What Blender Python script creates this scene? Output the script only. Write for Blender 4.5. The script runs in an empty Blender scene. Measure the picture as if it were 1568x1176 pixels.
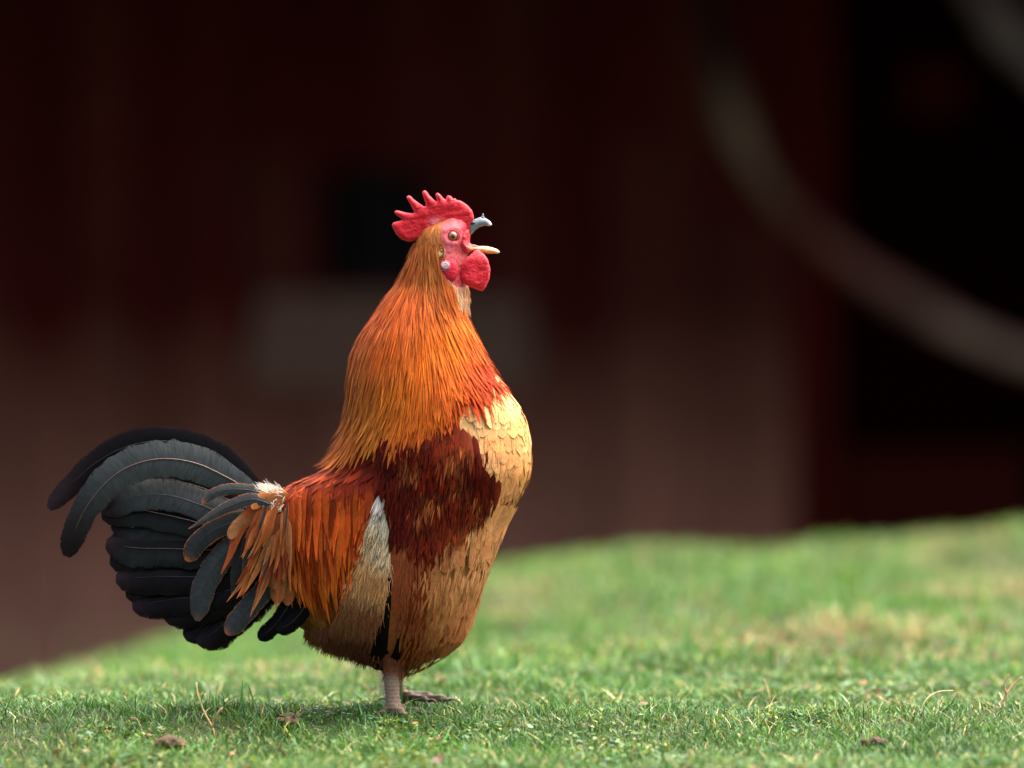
import bpy, bmesh, math, random
import numpy as np
from mathutils import Vector
from mathutils.geometry import delaunay_2d_cdt

rng = np.random.default_rng(7)
random.seed(7)
SC = bpy.context.scene
COL = SC.collection

# ------------------------------------------------------------------ camera, light
S = 1600.0                    # measuring units (image units) per metre at the bird
DIST = 5.444
CAMZ = 505.0 / S
cam_d = bpy.data.cameras.new('camera')
cam = bpy.data.objects.new('camera', cam_d)
COL.objects.link(cam)
cam.location = (0, -DIST, CAMZ)
cam.rotation_euler = (math.radians(90), 0, 0)
cam_d.lens = 200
cam_d.sensor_width = 36
cam_d.clip_start = 0.1
cam_d.clip_end = 2000
cam_d.dof.use_dof = True
cam_d.dof.focus_distance = DIST - 0.05
cam_d.dof.aperture_fstop = 2.6
SC.camera = cam

SUN_EL, SUN_AZ = math.radians(68), math.radians(70)   # azimuth from +Y (behind the bird) towards +X
world = bpy.data.worlds.new('World')
SC.world = world
world.use_nodes = True
nt = world.node_tree
nt.nodes.clear()
wo = nt.nodes.new('ShaderNodeOutputWorld')
bg = nt.nodes.new('ShaderNodeBackground')
sky = nt.nodes.new('ShaderNodeTexSky')
sky.sky_type = 'NISHITA'
sky.sun_disc = False
sky.sun_elevation = SUN_EL
sky.sun_rotation = SUN_AZ
sky.air_density = 0.6
sky.dust_density = 8.0
sky.ozone_density = 0.6
bg.inputs['Strength'].default_value = 0.13
nt.links.new(sky.outputs[0], bg.inputs[0])
nt.links.new(bg.outputs[0], wo.inputs[0])

sun_d = bpy.data.lights.new('sun', 'SUN')
sun_d.energy = 1.05
sun_d.angle = math.radians(75)
sun_d.color = (1.0, 0.95, 0.87)
sun = bpy.data.objects.new('sun', sun_d)
COL.objects.link(sun)
to_sun = Vector((math.sin(SUN_AZ) * math.cos(SUN_EL), math.cos(SUN_AZ) * math.cos(SUN_EL), math.sin(SUN_EL)))
sun.rotation_euler = to_sun.to_track_quat('Z', 'Y').to_euler()

SC.render.engine = 'CYCLES'
SC.view_settings.view_transform = 'Standard'
SC.view_settings.look = 'None'
SC.view_settings.exposure = 2.3
SC.view_settings.gamma = 1.0
SC.view_settings.use_curve_mapping = False
SC.cycles.use_denoising = True
SC.cycles.max_bounces = 7
SC.cycles.transparent_max_bounces = 24
SC.cycles.sample_clamp_indirect = 6

# ------------------------------------------------------------------ helpers
def X(px): return (np.asarray(px, float) - 784.0) / S
def Z(py): return (1093.0 - np.asarray(py, float)) / S
def PX(x): return np.asarray(x) * S + 784.0
def PY(z): return 1093.0 - np.asarray(z) * S

def lin(c):
    c = np.asarray(c, float) / 255.0
    return np.where(c <= 0.04045, c / 12.92, ((c + 0.055) / 1.055) ** 2.4)

def smooth(a, b, x):
    t = np.clip((np.asarray(x, float) - a) / (b - a), 0, 1)
    return t * t * (3 - 2 * t)

def vnoise(x, y, seed=0):
    """smooth value noise, vectorised"""
    x = np.asarray(x, float); y = np.asarray(y, float)
    xi = np.floor(x).astype(np.int64); yi = np.floor(y).astype(np.int64)
    fx = x - xi; fy = y - yi
    fx = fx * fx * (3 - 2 * fx); fy = fy * fy * (3 - 2 * fy)
    def h(a, b):
        v = np.sin(a * 127.1 + b * 311.7 + seed * 74.7) * 43758.5453
        return v - np.floor(v)
    return (h(xi, yi) * (1 - fx) + h(xi + 1, yi) * fx) * (1 - fy) + (h(xi, yi + 1) * (1 - fx) + h(xi + 1, yi + 1) * fx) * fy

def in_poly(poly, x, y):
    x = np.asarray(x, float); y = np.asarray(y, float)
    ins = np.zeros(x.shape, bool)
    n = len(poly)
    for i in range(n):
        x0, y0 = poly[i]; x1, y1 = poly[(i + 1) % n]
        if y0 == y1: continue
        c = ((y0 > y) != (y1 > y)) & (x < (x1 - x0) * (y - y0) / (y1 - y0) + x0)
        ins ^= c
    return ins

def poly_dist(poly, x, y):
    d = np.full(np.shape(x), 1e9)
    n = len(poly)
    for i in range(n):
        ax, ay = poly[i]; bx, by = poly[(i + 1) % n]
        vx, vy = bx - ax, by - ay
        t = np.clip(((x - ax) * vx + (y - ay) * vy) / (vx * vx + vy * vy + 1e-12), 0, 1)
        d = np.minimum(d, np.hypot(x - ax - t * vx, y - ay - t * vy))
    return d

def idw(anchors, x, y, p=3.0):
    """colour at (x,y) from anchors (px,py,(r,g,b) sRGB) -> linear"""
    x = np.asarray(x, float); y = np.asarray(y, float)
    num = np.zeros(x.shape + (3,)); den = np.zeros(x.shape)
    for ax, ay, c in anchors:
        w = 1.0 / ((x - ax) ** 2 + (y - ay) ** 2 + 60.0) ** (p / 2)
        num += w[..., None] * lin(c); den += w
    return num / den[..., None]

def catmull(pts, n):
    P = np.asarray(pts, float)
    P = np.vstack([2 * P[0] - P[1], P, 2 * P[-1] - P[-2]])
    segs = len(P) - 3
    out = []
    for i in range(segs):
        p0, p1, p2, p3 = P[i:i + 4]
        t = np.linspace(0, 1, 24, endpoint=False)[:, None]
        out.append(0.5 * (2 * p1 + (p2 - p0) * t + (2 * p0 - 5 * p1 + 4 * p2 - p3) * t ** 2 + (3 * p1 - p0 - 3 * p2 + p3) * t ** 3))
    out = np.vstack(out + [P[-2][None]])
    d = np.r_[0, np.cumsum(np.linalg.norm(np.diff(out, axis=0), axis=1))]
    s = np.linspace(0, d[-1], n)
    return np.stack([np.interp(s, d, out[:, k]) for k in range(P.shape[1])], 1)

def mesh_np(name, V, F, pig=None, rnd=None, uv=None, smooth_shade=True, nrm=None):
    """V (n,3); F int array (m,3|4); pig per vertex (n,3); rnd (n,); uv per vertex (n,2)"""
    me = bpy.data.meshes.new(name)
    V = np.asarray(V, np.float32); F = np.asarray(F, np.int32)
    k = F.shape[1]; m = F.shape[0]
    me.vertices.add(len(V)); me.vertices.foreach_set('co', V.ravel())
    me.loops.add(m * k); me.loops.foreach_set('vertex_index', F.ravel())
    me.polygons.add(m)
    me.polygons.foreach_set('loop_start', np.arange(0, m * k, k, dtype=np.int32))
    me.polygons.foreach_set('loop_total', np.full(m, k, np.int32))
    me.polygons.foreach_set('use_smooth', np.full(m, smooth_shade, bool))
    if pig is not None:
        a = me.attributes.new('pig', 'FLOAT_COLOR', 'POINT')
        c = np.ones((len(V), 4), np.float32); c[:, :3] = pig
        a.data.foreach_set('color', c.ravel())
    if rnd is not None:
        a = me.attributes.new('rnd', 'FLOAT', 'POINT')
        a.data.foreach_set('value', np.asarray(rnd, np.float32))
    if uv is not None:
        l = me.uv_layers.new(name='UVMap')
        l.data.foreach_set('uv', np.asarray(uv, np.float32)[F.ravel()].ravel())
    me.update(calc_edges=True)
    me.validate()
    if nrm is not None: me.normals_split_custom_set_from_vertices(np.asarray(nrm, np.float32).reshape(-1, 3).tolist())
    return me

def obj(name, me, mat=None, parent=None, loc=None):
    o = bpy.data.objects.new(name, me)
    COL.objects.link(o)
    if mat is not None and not me.materials: me.materials.append(mat)
    if parent is not None: o.parent = parent
    if loc is not None: o.location = loc
    return o

def empty(name, label, cat, loc=(0, 0, 0), group=None):
    o = bpy.data.objects.new(name, None)
    COL.objects.link(o)
    o.location = loc
    o['label'] = label; o['category'] = cat
    if group: o['group'] = group
    return o

def tag(o, label, cat, group=None, kind=None):
    o['label'] = label; o['category'] = cat
    if group: o['group'] = group
    if kind: o['kind'] = kind

def tube(path, rad, nseg=10, cap=True):
    """path (n,3), rad (n,) -> V,F quads (caps collapse to tiny end rings)"""
    P = np.asarray(path, float); R = np.asarray(rad, float)
    if cap:
        P = np.vstack([P[0], P, P[-1]]); R = np.r_[R[0] * 0.02, R, R[-1] * 0.02]
    T = np.gradient(P, axis=0); T /= np.linalg.norm(T, axis=1)[:, None] + 1e-12
    up = np.array([0, 1, 0]) if abs(T[:, 1]).mean() < 0.8 else np.array([1, 0, 0])
    A = np.cross(T, up); A /= np.linalg.norm(A, axis=1)[:, None] + 1e-12
    B = np.cross(T, A)
    th = np.linspace(0, 2 * np.pi, nseg, endpoint=False)
    V = P[:, None] + R[:, None, None] * (np.cos(th)[None, :, None] * A[:, None] + np.sin(th)[None, :, None] * B[:, None])
    n = len(P)
    i, j = np.meshgrid(np.arange(n - 1), np.arange(nseg), indexing='ij')
    a = i * nseg + j; b = i * nseg + (j + 1) % nseg
    F = np.stack([a, b, b + nseg, a + nseg], -1).reshape(-1, 4)
    return V.reshape(-1, 3), F

def join(parts):
    """list of (V,F,pig or None) -> V,F,pig"""
    Vs, Fs, Cs, off = [], [], [], 0
    for p in parts:
        Vs.append(p[0]); Fs.append(np.asarray(p[1]) + off); off += len(p[0])
        if len(p) > 2: Cs.append(p[2])
    return np.vstack(Vs), np.vstack(Fs), (np.vstack(Cs) if Cs else None)

def box_vf(x0, x1, y0, y1, z0, z1):
    V = np.array([(x, y, z) for x in (x0, x1) for y in (y0, y1) for z in (z0, z1)], float)
    F = np.array([(0, 1, 3, 2), (4, 6, 7, 5), (0, 4, 5, 1), (2, 3, 7, 6), (0, 2, 6, 4), (1, 5, 7, 3)])
    return V, F

# ------------------------------------------------------------------ materials
def mat_new(name):
    m = bpy.data.materials.new(name); m.use_nodes = True
    n = m.node_tree; n.nodes.clear()
    out = n.nodes.new('ShaderNodeOutputMaterial')
    return m, n, out

class NT:
    def __init__(s, n): s.n = n
    def node(s, t, **kw):
        o = s.n.nodes.new(t)
        for k, v in kw.items():
            if k.startswith('i_'): o.inputs[k[2:]].default_value = v
            else: setattr(o, k, v)
        return o
    def link(s, a, b): s.n.links.new(a, b)
    def math(s, op, a, b=None, clamp=False):
        o = s.n.nodes.new('ShaderNodeMath'); o.operation = op; o.use_clamp = clamp
        for i, v in enumerate((a, b)):
            if v is None: continue
            if isinstance(v, (int, float)): o.inputs[i].default_value = v
            else: s.link(v, o.inputs[i])
        return o.outputs[0]
    def mix(s, fac, a, b, mode='MIX'):
        o = s.n.nodes.new('ShaderNodeMix'); o.data_type = 'RGBA'; o.blend_type = mode
        for v, i in ((fac, 0), (a, 6), (b, 7)):
            if isinstance(v, (int, float)): o.inputs[i].default_value = v
            elif isinstance(v, tuple): o.inputs[i].default_value = v
            else: s.link(v, o.inputs[i])
        return o.outputs[2]
    def noise(s, vec, scale, detail=3, rough=0.55):
        o = s.node('ShaderNodeTexNoise'); o.inputs['Scale'].default_value = scale
        o.inputs['Detail'].default_value = detail; o.inputs['Roughness'].default_value = rough
        if vec is not None: s.link(vec, o.inputs['Vector'])
        return o.outputs['Fac']
    def remap(s, v, a, b, c, d, clamp=True):
        o = s.node('ShaderNodeMapRange'); o.clamp = clamp
        s.link(v, o.inputs[0])
        for i, x in enumerate((a, b, c, d)): o.inputs[i + 1].default_value = x
        return o.outputs[0]
    def bump(s, h, strength, dist):
        o = s.node('ShaderNodeBump'); o.inputs['Strength'].default_value = strength
        o.inputs['Distance'].default_value = dist; s.link(h, o.inputs['Height'])
        return o.outputs[0]

def feather_mat(name, rough, spec, sheen, sheen_tint, transl, bfray=.08, barb=26.0, vary=(0.68, 1.28), fray=0.9):
    m, n, out = mat_new(name); t = NT(n)
    pig = t.node('ShaderNodeAttribute', attribute_name='pig').outputs['Color']
    rnd = t.node('ShaderNodeAttribute', attribute_name='rnd').outputs['Fac']
    uv = t.node('ShaderNodeUVMap', uv_map='UVMap').outputs[0]
    sep = t.node('ShaderNodeSeparateXYZ'); t.link(uv, sep.inputs[0])
    u = t.math('ABSOLUTE', sep.outputs[0])
    b = t.math('SUBTRACT', sep.outputs[1], t.math('MULTIPLY', u, 0.5))
    cmb = t.node('ShaderNodeCombineXYZ')
    t.link(t.math('MULTIPLY', b, barb), cmb.inputs[0])
    t.link(t.math('MULTIPLY', sep.outputs[0], 1.1), cmb.inputs[1])
    t.link(t.math('MULTIPLY', rnd, 61.0), cmb.inputs[2])
    streak = t.noise(cmb.outputs[0], 1.0, 3, 0.6)
    cmb2 = t.node('ShaderNodeCombineXYZ')
    t.link(t.math('MULTIPLY', b, 3.0), cmb2.inputs[0])
    t.link(t.math('MULTIPLY', sep.outputs[0], 1.5), cmb2.inputs[1])
    t.link(t.math('MULTIPLY', rnd, 37.0), cmb2.inputs[2])
    broad = t.noise(cmb2.outputs[0], 1.0, 2, 0.5)
    cmb3 = t.node('ShaderNodeCombineXYZ')
    t.link(t.math('MULTIPLY', b, 5.0), cmb3.inputs[0]); t.link(t.math('MULTIPLY', sep.outputs[0], 2.0), cmb3.inputs[1]); t.link(t.math('MULTIPLY', rnd, 23.0), cmb3.inputs[2])
    f = t.math('MULTIPLY', t.remap(streak, 0.3, 0.7, vary[0], vary[1]), t.remap(broad, 0.3, 0.7, 0.8, 1.18))
    cs = t.node('ShaderNodeCombineXYZ')
    for i in range(3): t.link(f, cs.inputs[i])
    base = t.mix(1.0, pig, cs.outputs[0], 'MULTIPLY')
    bp = t.bump(streak, 0.35, 0.0008)
    pr = t.node('ShaderNodeBsdfPrincipled')
    t.link(base, pr.inputs['Base Color']); pr.inputs['Roughness'].default_value = rough
    pr.inputs['Specular IOR Level'].default_value = spec
    pr.inputs['Sheen Weight'].default_value = sheen; pr.inputs['Sheen Roughness'].default_value = 0.4
    pr.inputs['Sheen Tint'].default_value = sheen_tint
    t.link(bp, pr.inputs['Normal'])
    tr = t.node('ShaderNodeBsdfTranslucent'); t.link(base, tr.inputs[0])
    mx = t.node('ShaderNodeMixShader'); mx.inputs[0].default_value = transl
    t.link(pr.outputs[0], mx.inputs[1]); t.link(tr.outputs[0], mx.inputs[2])
    al = t.math('SUBTRACT', 1.14, u)
    al = t.math('SUBTRACT', al, t.math('MULTIPLY', t.math('SUBTRACT', streak, 0.5), fray))
    al = t.math('SUBTRACT', al, t.math('MULTIPLY', t.math('SUBTRACT', t.noise(cmb3.outputs[0], 1.0, 2, 0.6), 0.5), bfray))
    al = t.math('MULTIPLY', al, 6.0, True)
    tp = t.node('ShaderNodeBsdfTransparent')
    m2 = t.node('ShaderNodeMixShader'); t.link(al, m2.inputs[0])
    t.link(tp.outputs[0], m2.inputs[1]); t.link(mx.outputs[0], m2.inputs[2])
    t.link(m2.outputs[0], out.inputs[0])
    return m

M_FEATHER = feather_mat('plumage', 0.55, 0.08, 0.0, (1, .85, .7, 1), 0.14, barb=34.0, vary=(0.88, 1.12), fray=1.1)
M_TAIL = feather_mat('tail_plumage', 0.34, 0.06, 0.0, (.62, .82, .9, 1), 0.02, bfray=.75, barb=16.0, vary=(0.7, 1.3), fray=1.1)

def attr_mat(name, rough, spec=0.4, transl=0.0, bump=None, sss=0.0, nscale=300, vary=0.25):
    m, n, out = mat_new(name); t = NT(n)
    pig = t.node('ShaderNodeAttribute', attribute_name='pig').outputs['Color']
    co = t.node('ShaderNodeTexCoord').outputs['Object']
    nz = t.noise(co, nscale, 4, 0.6)
    f = t.remap(nz, 0.25, 0.75, 1 - vary, 1 + vary)
    cs = t.node('ShaderNodeCombineXYZ')
    for i in range(3): t.link(f, cs.inputs[i])
    base = t.mix(1.0, pig, cs.outputs[0], 'MULTIPLY')
    pr = t.node('ShaderNodeBsdfPrincipled')
    t.link(base, pr.inputs['Base Color']); pr.inputs['Roughness'].default_value = rough
    pr.inputs['Specular IOR Level'].default_value = spec
    if sss:
        pr.inputs['Subsurface Weight'].default_value = sss
        pr.inputs['Subsurface Radius'].default_value = (0.004, 0.001, 0.0008)
        pr.inputs['Subsurface Scale'].default_value = 1.0
    if bump: t.link(t.bump(nz, bump[0], bump[1]), pr.inputs['Normal'])
    sh = pr.outputs[0]
    if transl:
        tr = t.node('ShaderNodeBsdfTranslucent'); t.link(base, tr.inputs[0])
        mx = t.node('ShaderNodeMixShader'); mx.inputs[0].default_value = transl
        t.link(sh, mx.inputs[1]); t.link(tr.outputs[0], mx.inputs[2]); sh = mx.outputs[0]
    t.link(sh, out.inputs[0])
    return m

M_BODY = attr_mat('bird_skin', 0.6, 0.3, bump=(0.5, 0.001), nscale=500)
M_FLUFF = attr_mat('down', 0.7, 0.2, transl=0.3, nscale=80, vary=0.1)
M_COMB = attr_mat('red_skin', 0.55, 0.28, bump=(0.7, 0.0018), sss=0.18, nscale=560, vary=0.28)
M_HORN = attr_mat('horn', 0.32, 0.5, nscale=300, vary=0.15)
M_GRASS = attr_mat('grass_blade', 0.45, 0.28, transl=0.3, nscale=120, vary=0.12)
M_DRY = attr_mat('dry_stem', 0.7, 0.2, nscale=250, vary=0.3)

def eye_mat():
    m, n, out = mat_new('eyeball'); t = NT(n)
    pig = t.node('ShaderNodeAttribute', attribute_name='pig').outputs['Color']
    pr = t.node('ShaderNodeBsdfPrincipled')
    t.link(pig, pr.inputs['Base Color']); pr.inputs['Roughness'].default_value = 0.08
    pr.inputs['Coat Weight'].default_value = 1.0; pr.inputs['Coat Roughness'].default_value = 0.03
    t.link(pr.outputs[0], out.inputs[0])
    return m
M_EYE = eye_mat()

def soil_mat():
    m, n, out = mat_new('turf_soil'); t = NT(n)
    co = t.node('ShaderNodeTexCoord').outputs['Object']
    a = t.noise(co, 9, 5, 0.6); b = t.noise(co, 160, 4, 0.65); c = t.noise(co, 1.3, 3, 0.5)
    col = t.mix(t.remap(b, 0.35, 0.65, 0, 1), (0.030, 0.026, 0.013, 1), (0.045, 0.075, 0.022, 1))
    col = t.mix(t.remap(a, 0.5, 0.7, 0, 0.7), col, (0.075, 0.058, 0.03, 1))
    col = t.mix(t.remap(c, 0.45, 0.6, 0, 0.5), col, (0.045, 0.085, 0.02, 1))
    pr = t.node('ShaderNodeBsdfPrincipled'); t.link(col, pr.inputs['Base Color'])
    pr.inputs['Roughness'].default_value = 0.9; pr.inputs['Specular IOR Level'].default_value = 0.15
    t.link(t.bump(b, 0.8, 0.006), pr.inputs['Normal'])
    t.link(pr.outputs[0], out.inputs[0])
    return m

def wood_mat(name, c_red, c_grey, z_lo, z_hi, fade=1.0, rough=0.75):
    """painted boards, paint worn to bare grey wood towards the splashed lower end"""
    m, n, out = mat_new(name); t = NT(n)
    tc = t.node('ShaderNodeTexCoord').outputs['Object']
    oi = t.node('ShaderNodeObjectInfo').outputs['Random']
    mp = t.node('ShaderNodeMapping'); mp.inputs['Scale'].default_value = (14, 14, 0.9)
    add = t.node('ShaderNodeVectorMath', operation='ADD'); t.link(tc, add.inputs[0])
    cm = t.node('ShaderNodeCombineXYZ')
    for i in range(3): t.link(t.math('MULTIPLY', oi, 17.0 + i * 5), cm.inputs[i])
    t.link(cm.outputs[0], add.inputs[1]); t.link(add.outputs[0], mp.inputs[0])
    g = t.noise(mp.outputs[0], 1.6, 5, 0.65)
    g2 = t.noise(add.outputs[0], 1.8, 3, 0.5)
    sp = t.node('ShaderNodeSeparateXYZ'); t.link(tc, sp.inputs[0])
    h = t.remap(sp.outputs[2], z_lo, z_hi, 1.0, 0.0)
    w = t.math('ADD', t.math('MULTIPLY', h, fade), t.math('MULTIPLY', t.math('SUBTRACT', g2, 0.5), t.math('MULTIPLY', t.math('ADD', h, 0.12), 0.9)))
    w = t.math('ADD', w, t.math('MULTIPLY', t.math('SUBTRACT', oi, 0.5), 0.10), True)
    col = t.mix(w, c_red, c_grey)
    f = t.remap(g, 0.3, 0.7, 0.6, 1.3)
    cs = t.node('ShaderNodeCombineXYZ')
    for i in range(3): t.link(f, cs.inputs[i])
    col = t.mix(1.0, col, cs.outputs[0], 'MULTIPLY')
    pr = t.node('ShaderNodeBsdfPrincipled'); t.link(col, pr.inputs['Base Color'])
    pr.inputs['Roughness'].default_value = rough; pr.inputs['Specular IOR Level'].default_value = 0.04
    t.link(t.bump(g, 0.5, 0.004), pr.inputs['Normal'])
    t.link(pr.outputs[0], out.inputs[0])
    return m

def plain(name, col, rough=0.7, spec=0.3, nscale=20, vary=0.25, bump=0.3, bdist=0.01):
    m, n, out = mat_new(name); t = NT(n)
    co = t.node('ShaderNodeTexCoord').outputs['Object']
    nz = t.noise(co, nscale, 5, 0.6)
    f = t.remap(nz, 0.25, 0.75, 1 - vary, 1 + vary)
    cs = t.node('ShaderNodeCombineXYZ')
    for i in range(3): t.link(f, cs.inputs[i])
    base = t.mix(1.0, tuple(col) + (1,), cs.outputs[0], 'MULTIPLY')
    pr = t.node('ShaderNodeBsdfPrincipled'); t.link(base, pr.inputs['Base Color'])
    pr.inputs['Roughness'].default_value = rough; pr.inputs['Specular IOR Level'].default_value = spec
    t.link(t.bump(nz, bump, bdist), pr.inputs['Normal'])
    t.link(pr.outputs[0], out.inputs[0])
    return m

# ------------------------------------------------------------------ ground
RX = (np.array([-300, 0, 270, 520, 760, 1000, 1200, 1400, 1568, 1800]) - 784) / S * 1.47
RZ = CAMZ - (np.array([1150, 1082, 992, 932, 886, 850, 846, 836, 820, 800]) - 588) / S * 1.47
def ground_z(x, y):
    x = np.asarray(x, float); y = np.asarray(y, float)
    zr = np.interp(x, RX, RZ)
    t = np.clip((y - 0.05) / (2.55 - 0.05), 0, 1)
    t = t ** 1.25
    z = zr * t
    z = z + np.where(y < 0, 0.09 * np.maximum(y, -4.5) - 0.03 * smooth(0, .3, -y) * 0, 0)
    z = z + np.where(y > 2.5, -0.62 * smooth(2.5, 8.0, y) - 0.0 * y, 0)
    amp = np.exp(-np.maximum(np.abs(x) - 4, 0)) * np.exp(-np.maximum(y - 6, 0)) * np.exp(-np.maximum(-y - 6, 0))
    z = z + amp * (0.009 * (vnoise(x * 11 + 3, y * 9, 4) - 0.5) + 0.014 * (vnoise(x * 6, y * 5, 1) - 0.5) + 0.032 * (vnoise(x * 2.6, y * 1.7, 2) - 0.5) * smooth(0.2, 1.2, y)
                   + 0.008 * (vnoise(x * 17, y * 13, 3) - 0.5))
    near = np.exp(-(((x + 0.09) / .16) ** 2 + ((y - .01) / .08) ** 2))
    z = z * (1 - near) + 0.0015 * near
    return z

def grad_axis(lo, hi, step, far):
    a = np.arange(lo, hi + 1e-6, step)
    g = step * 1.35 ** np.arange(1, 40); c = np.cumsum(g)
    c = np.r_[c[c < far], far]
    return np.r_[(lo - c)[::-1], a, hi + c]
gx = grad_axis(-1.6, 1.6, 0.03, 400); gy = grad_axis(-1.5, 4.0, 0.03, 400)
GX, GY = np.meshgrid(gx, gy, indexing='ij')
GV = np.stack([GX, GY, ground_z(GX, GY)], -1).reshape(-1, 3)
ni, nj = GX.shape
i, j = np.meshgrid(np.arange(ni - 1), np.arange(nj - 1), indexing='ij')
a = i * nj + j
GF = np.stack([a, a + nj, a + nj + 1, a + 1], -1).reshape(-1, 4)
ground = obj('ground', mesh_np('ground', GV, GF), soil_mat())
ground['kind'] = 'structure'

# ------------------------------------------------------------------ barn behind
BY = 12.556                                  # front of the wall; 18 m from the camera
BS = S * DIST / (DIST + BY)                  # image units per metre there
def bx(px): return (px - 784) / BS
def bz(py): return CAMZ + (588 - py) / BS
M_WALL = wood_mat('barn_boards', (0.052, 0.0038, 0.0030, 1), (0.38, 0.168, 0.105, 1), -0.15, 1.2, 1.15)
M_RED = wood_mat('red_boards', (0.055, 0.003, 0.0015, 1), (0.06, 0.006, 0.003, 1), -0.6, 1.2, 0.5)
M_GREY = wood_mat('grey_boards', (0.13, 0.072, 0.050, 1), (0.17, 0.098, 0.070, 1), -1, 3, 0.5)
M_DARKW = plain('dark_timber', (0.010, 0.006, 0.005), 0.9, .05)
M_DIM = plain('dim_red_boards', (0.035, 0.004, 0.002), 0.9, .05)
M_ROOF = plain('roof_shingle', (0.03, 0.026, 0.024), 0.85)
barn = empty('barn', 'dark red wooden barn with unseen deep eaves added for shade and an open doorway', 'barn', (0, BY, -0.62))
def bar(name, b, mat, parent=barn, taper=0):
    V, F = box_vf(*b)
    V = V - np.array([0, BY, -0.62])
    me = bpy.data.meshes.new(name)
    bm = bmesh.new()
    vs = [bm.verts.new(v) for v in V]
    for f in F: bm.faces.new([vs[k] for k in f])
    bmesh.ops.recalc_face_normals(bm, faces=bm.faces)
    bmesh.ops.bevel(bm, geom=list(bm.edges), offset=min(0.006, 0.2 * min(b[1] - b[0], b[3] - b[2], b[5] - b[4])), segments=1, affect='EDGES')
    bm.to_mesh(me); bm.free()
    o = obj(name, me, mat, barn)
    if parent is not barn:
        o.parent = parent
    return o

WX0, WX1 = bx(495), bx(655); WZ0, WZ1 = bz(440), bz(258)
TOP = 2.08
DX0, DX1, DZ1 = bx(1218), bx(1760), 1.72
x = -8.2
k = 0
while x < 8.6:
    w = 0.165 + 0.03 * random.random()
    x1 = x + w
    segs = [(-0.66, TOP)]
    if x1 > DX0 and x < DX1:
        if x < DX0: x1 = DX0
        else:
            segs = [(DZ1, TOP)]
            if x1 > DX1: x1 = DX1
    elif x1 > WX0 and x < WX1:
        if x < WX0 - 0.03: x1 = WX0
        else:
            x1 = min(x1, WX1)
            segs = [(-0.66, WZ0), (WZ1, TOP)]
    for z0, z1 in segs:
        dy = random.uniform(-0.006, 0.006)
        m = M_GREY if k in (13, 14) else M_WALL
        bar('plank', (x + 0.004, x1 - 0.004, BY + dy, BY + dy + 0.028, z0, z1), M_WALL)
    x = x1; k += 1
# window: frame, dark pane
wf = bar('window', (WX0, WX1, BY + 0.004, BY + 0.05, WZ1 - 0.03, WZ1), M_DARKW)
bar('frame', (WX0, WX0 + 0.03, BY + 0.004, BY + 0.05, WZ0, WZ1 - 0.031), M_DARKW, wf)
bar('frame', (WX1 - 0.03, WX1, BY + 0.004, BY + 0.05, WZ0, WZ1 - 0.031), M_DARKW, wf)
pane_m, n_, out_ = mat_new('dark_glass')
p_ = n_.nodes.new('ShaderNodeBsdfPrincipled'); p_.inputs['Base Color'].default_value = (0.006, 0.004, 0.004, 1)
p_.inputs['Roughness'].default_value = 0.35; p_.inputs['Specular IOR Level'].default_value = 0.03
n_.links.new(p_.outputs[0], out_.inputs[0])
bar('pane', (WX0 + 0.031, WX1 - 0.031, BY + 0.03, BY + 0.038, WZ0, WZ1 - 0.031), pane_m, wf)
# grey boards nailed under the window
gz = bz(590)
for q in range(2):
    z0 = gz + q * 0.145
    bar('board', (bx(385) + 0.02 * q, bx(822) - 0.03 * q, BY - 0.034, BY - 0.008, z0, z0 + 0.138), M_GREY)
# faded upright boards
bar('batten', (bx(930), bx(1060), BY - 0.030, BY - 0.007, -0.66, bz(215)), wood_mat('faded_boards', (0.060, 0.012, 0.008, 1), (0.36, 0.152, 0.094, 1), -0.2, 1.2, 1.08))
bar('batten', (bx(1066), bx(1212), BY - 0.030, BY - 0.007, -0.66, bz(330)), bpy.data.materials['faded_boards'])
bar('batten', (bx(372), bx(470), BY - 0.028, BY - 0.007, gz + 0.29, bz(235)), bpy.data.materials['faded_boards'])
# doorway: jambs, lintel, inside walls
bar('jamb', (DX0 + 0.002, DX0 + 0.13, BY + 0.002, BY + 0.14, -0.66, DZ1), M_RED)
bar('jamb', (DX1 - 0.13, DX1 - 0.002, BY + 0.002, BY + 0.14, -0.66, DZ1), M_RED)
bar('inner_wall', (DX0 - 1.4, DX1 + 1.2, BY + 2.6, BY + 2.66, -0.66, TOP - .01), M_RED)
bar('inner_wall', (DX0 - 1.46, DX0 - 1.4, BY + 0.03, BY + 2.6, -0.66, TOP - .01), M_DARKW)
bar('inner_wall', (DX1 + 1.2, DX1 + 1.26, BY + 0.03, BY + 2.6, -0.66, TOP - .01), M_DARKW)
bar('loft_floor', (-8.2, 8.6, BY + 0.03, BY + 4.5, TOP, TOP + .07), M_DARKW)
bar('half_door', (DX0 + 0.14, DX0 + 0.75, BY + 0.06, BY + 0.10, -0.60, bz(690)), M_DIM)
bar('cross_rail', (bx(1400), bx(1500), BY + 0.5, BY + 0.6, bz(165), bz(80)), M_RED)
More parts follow.
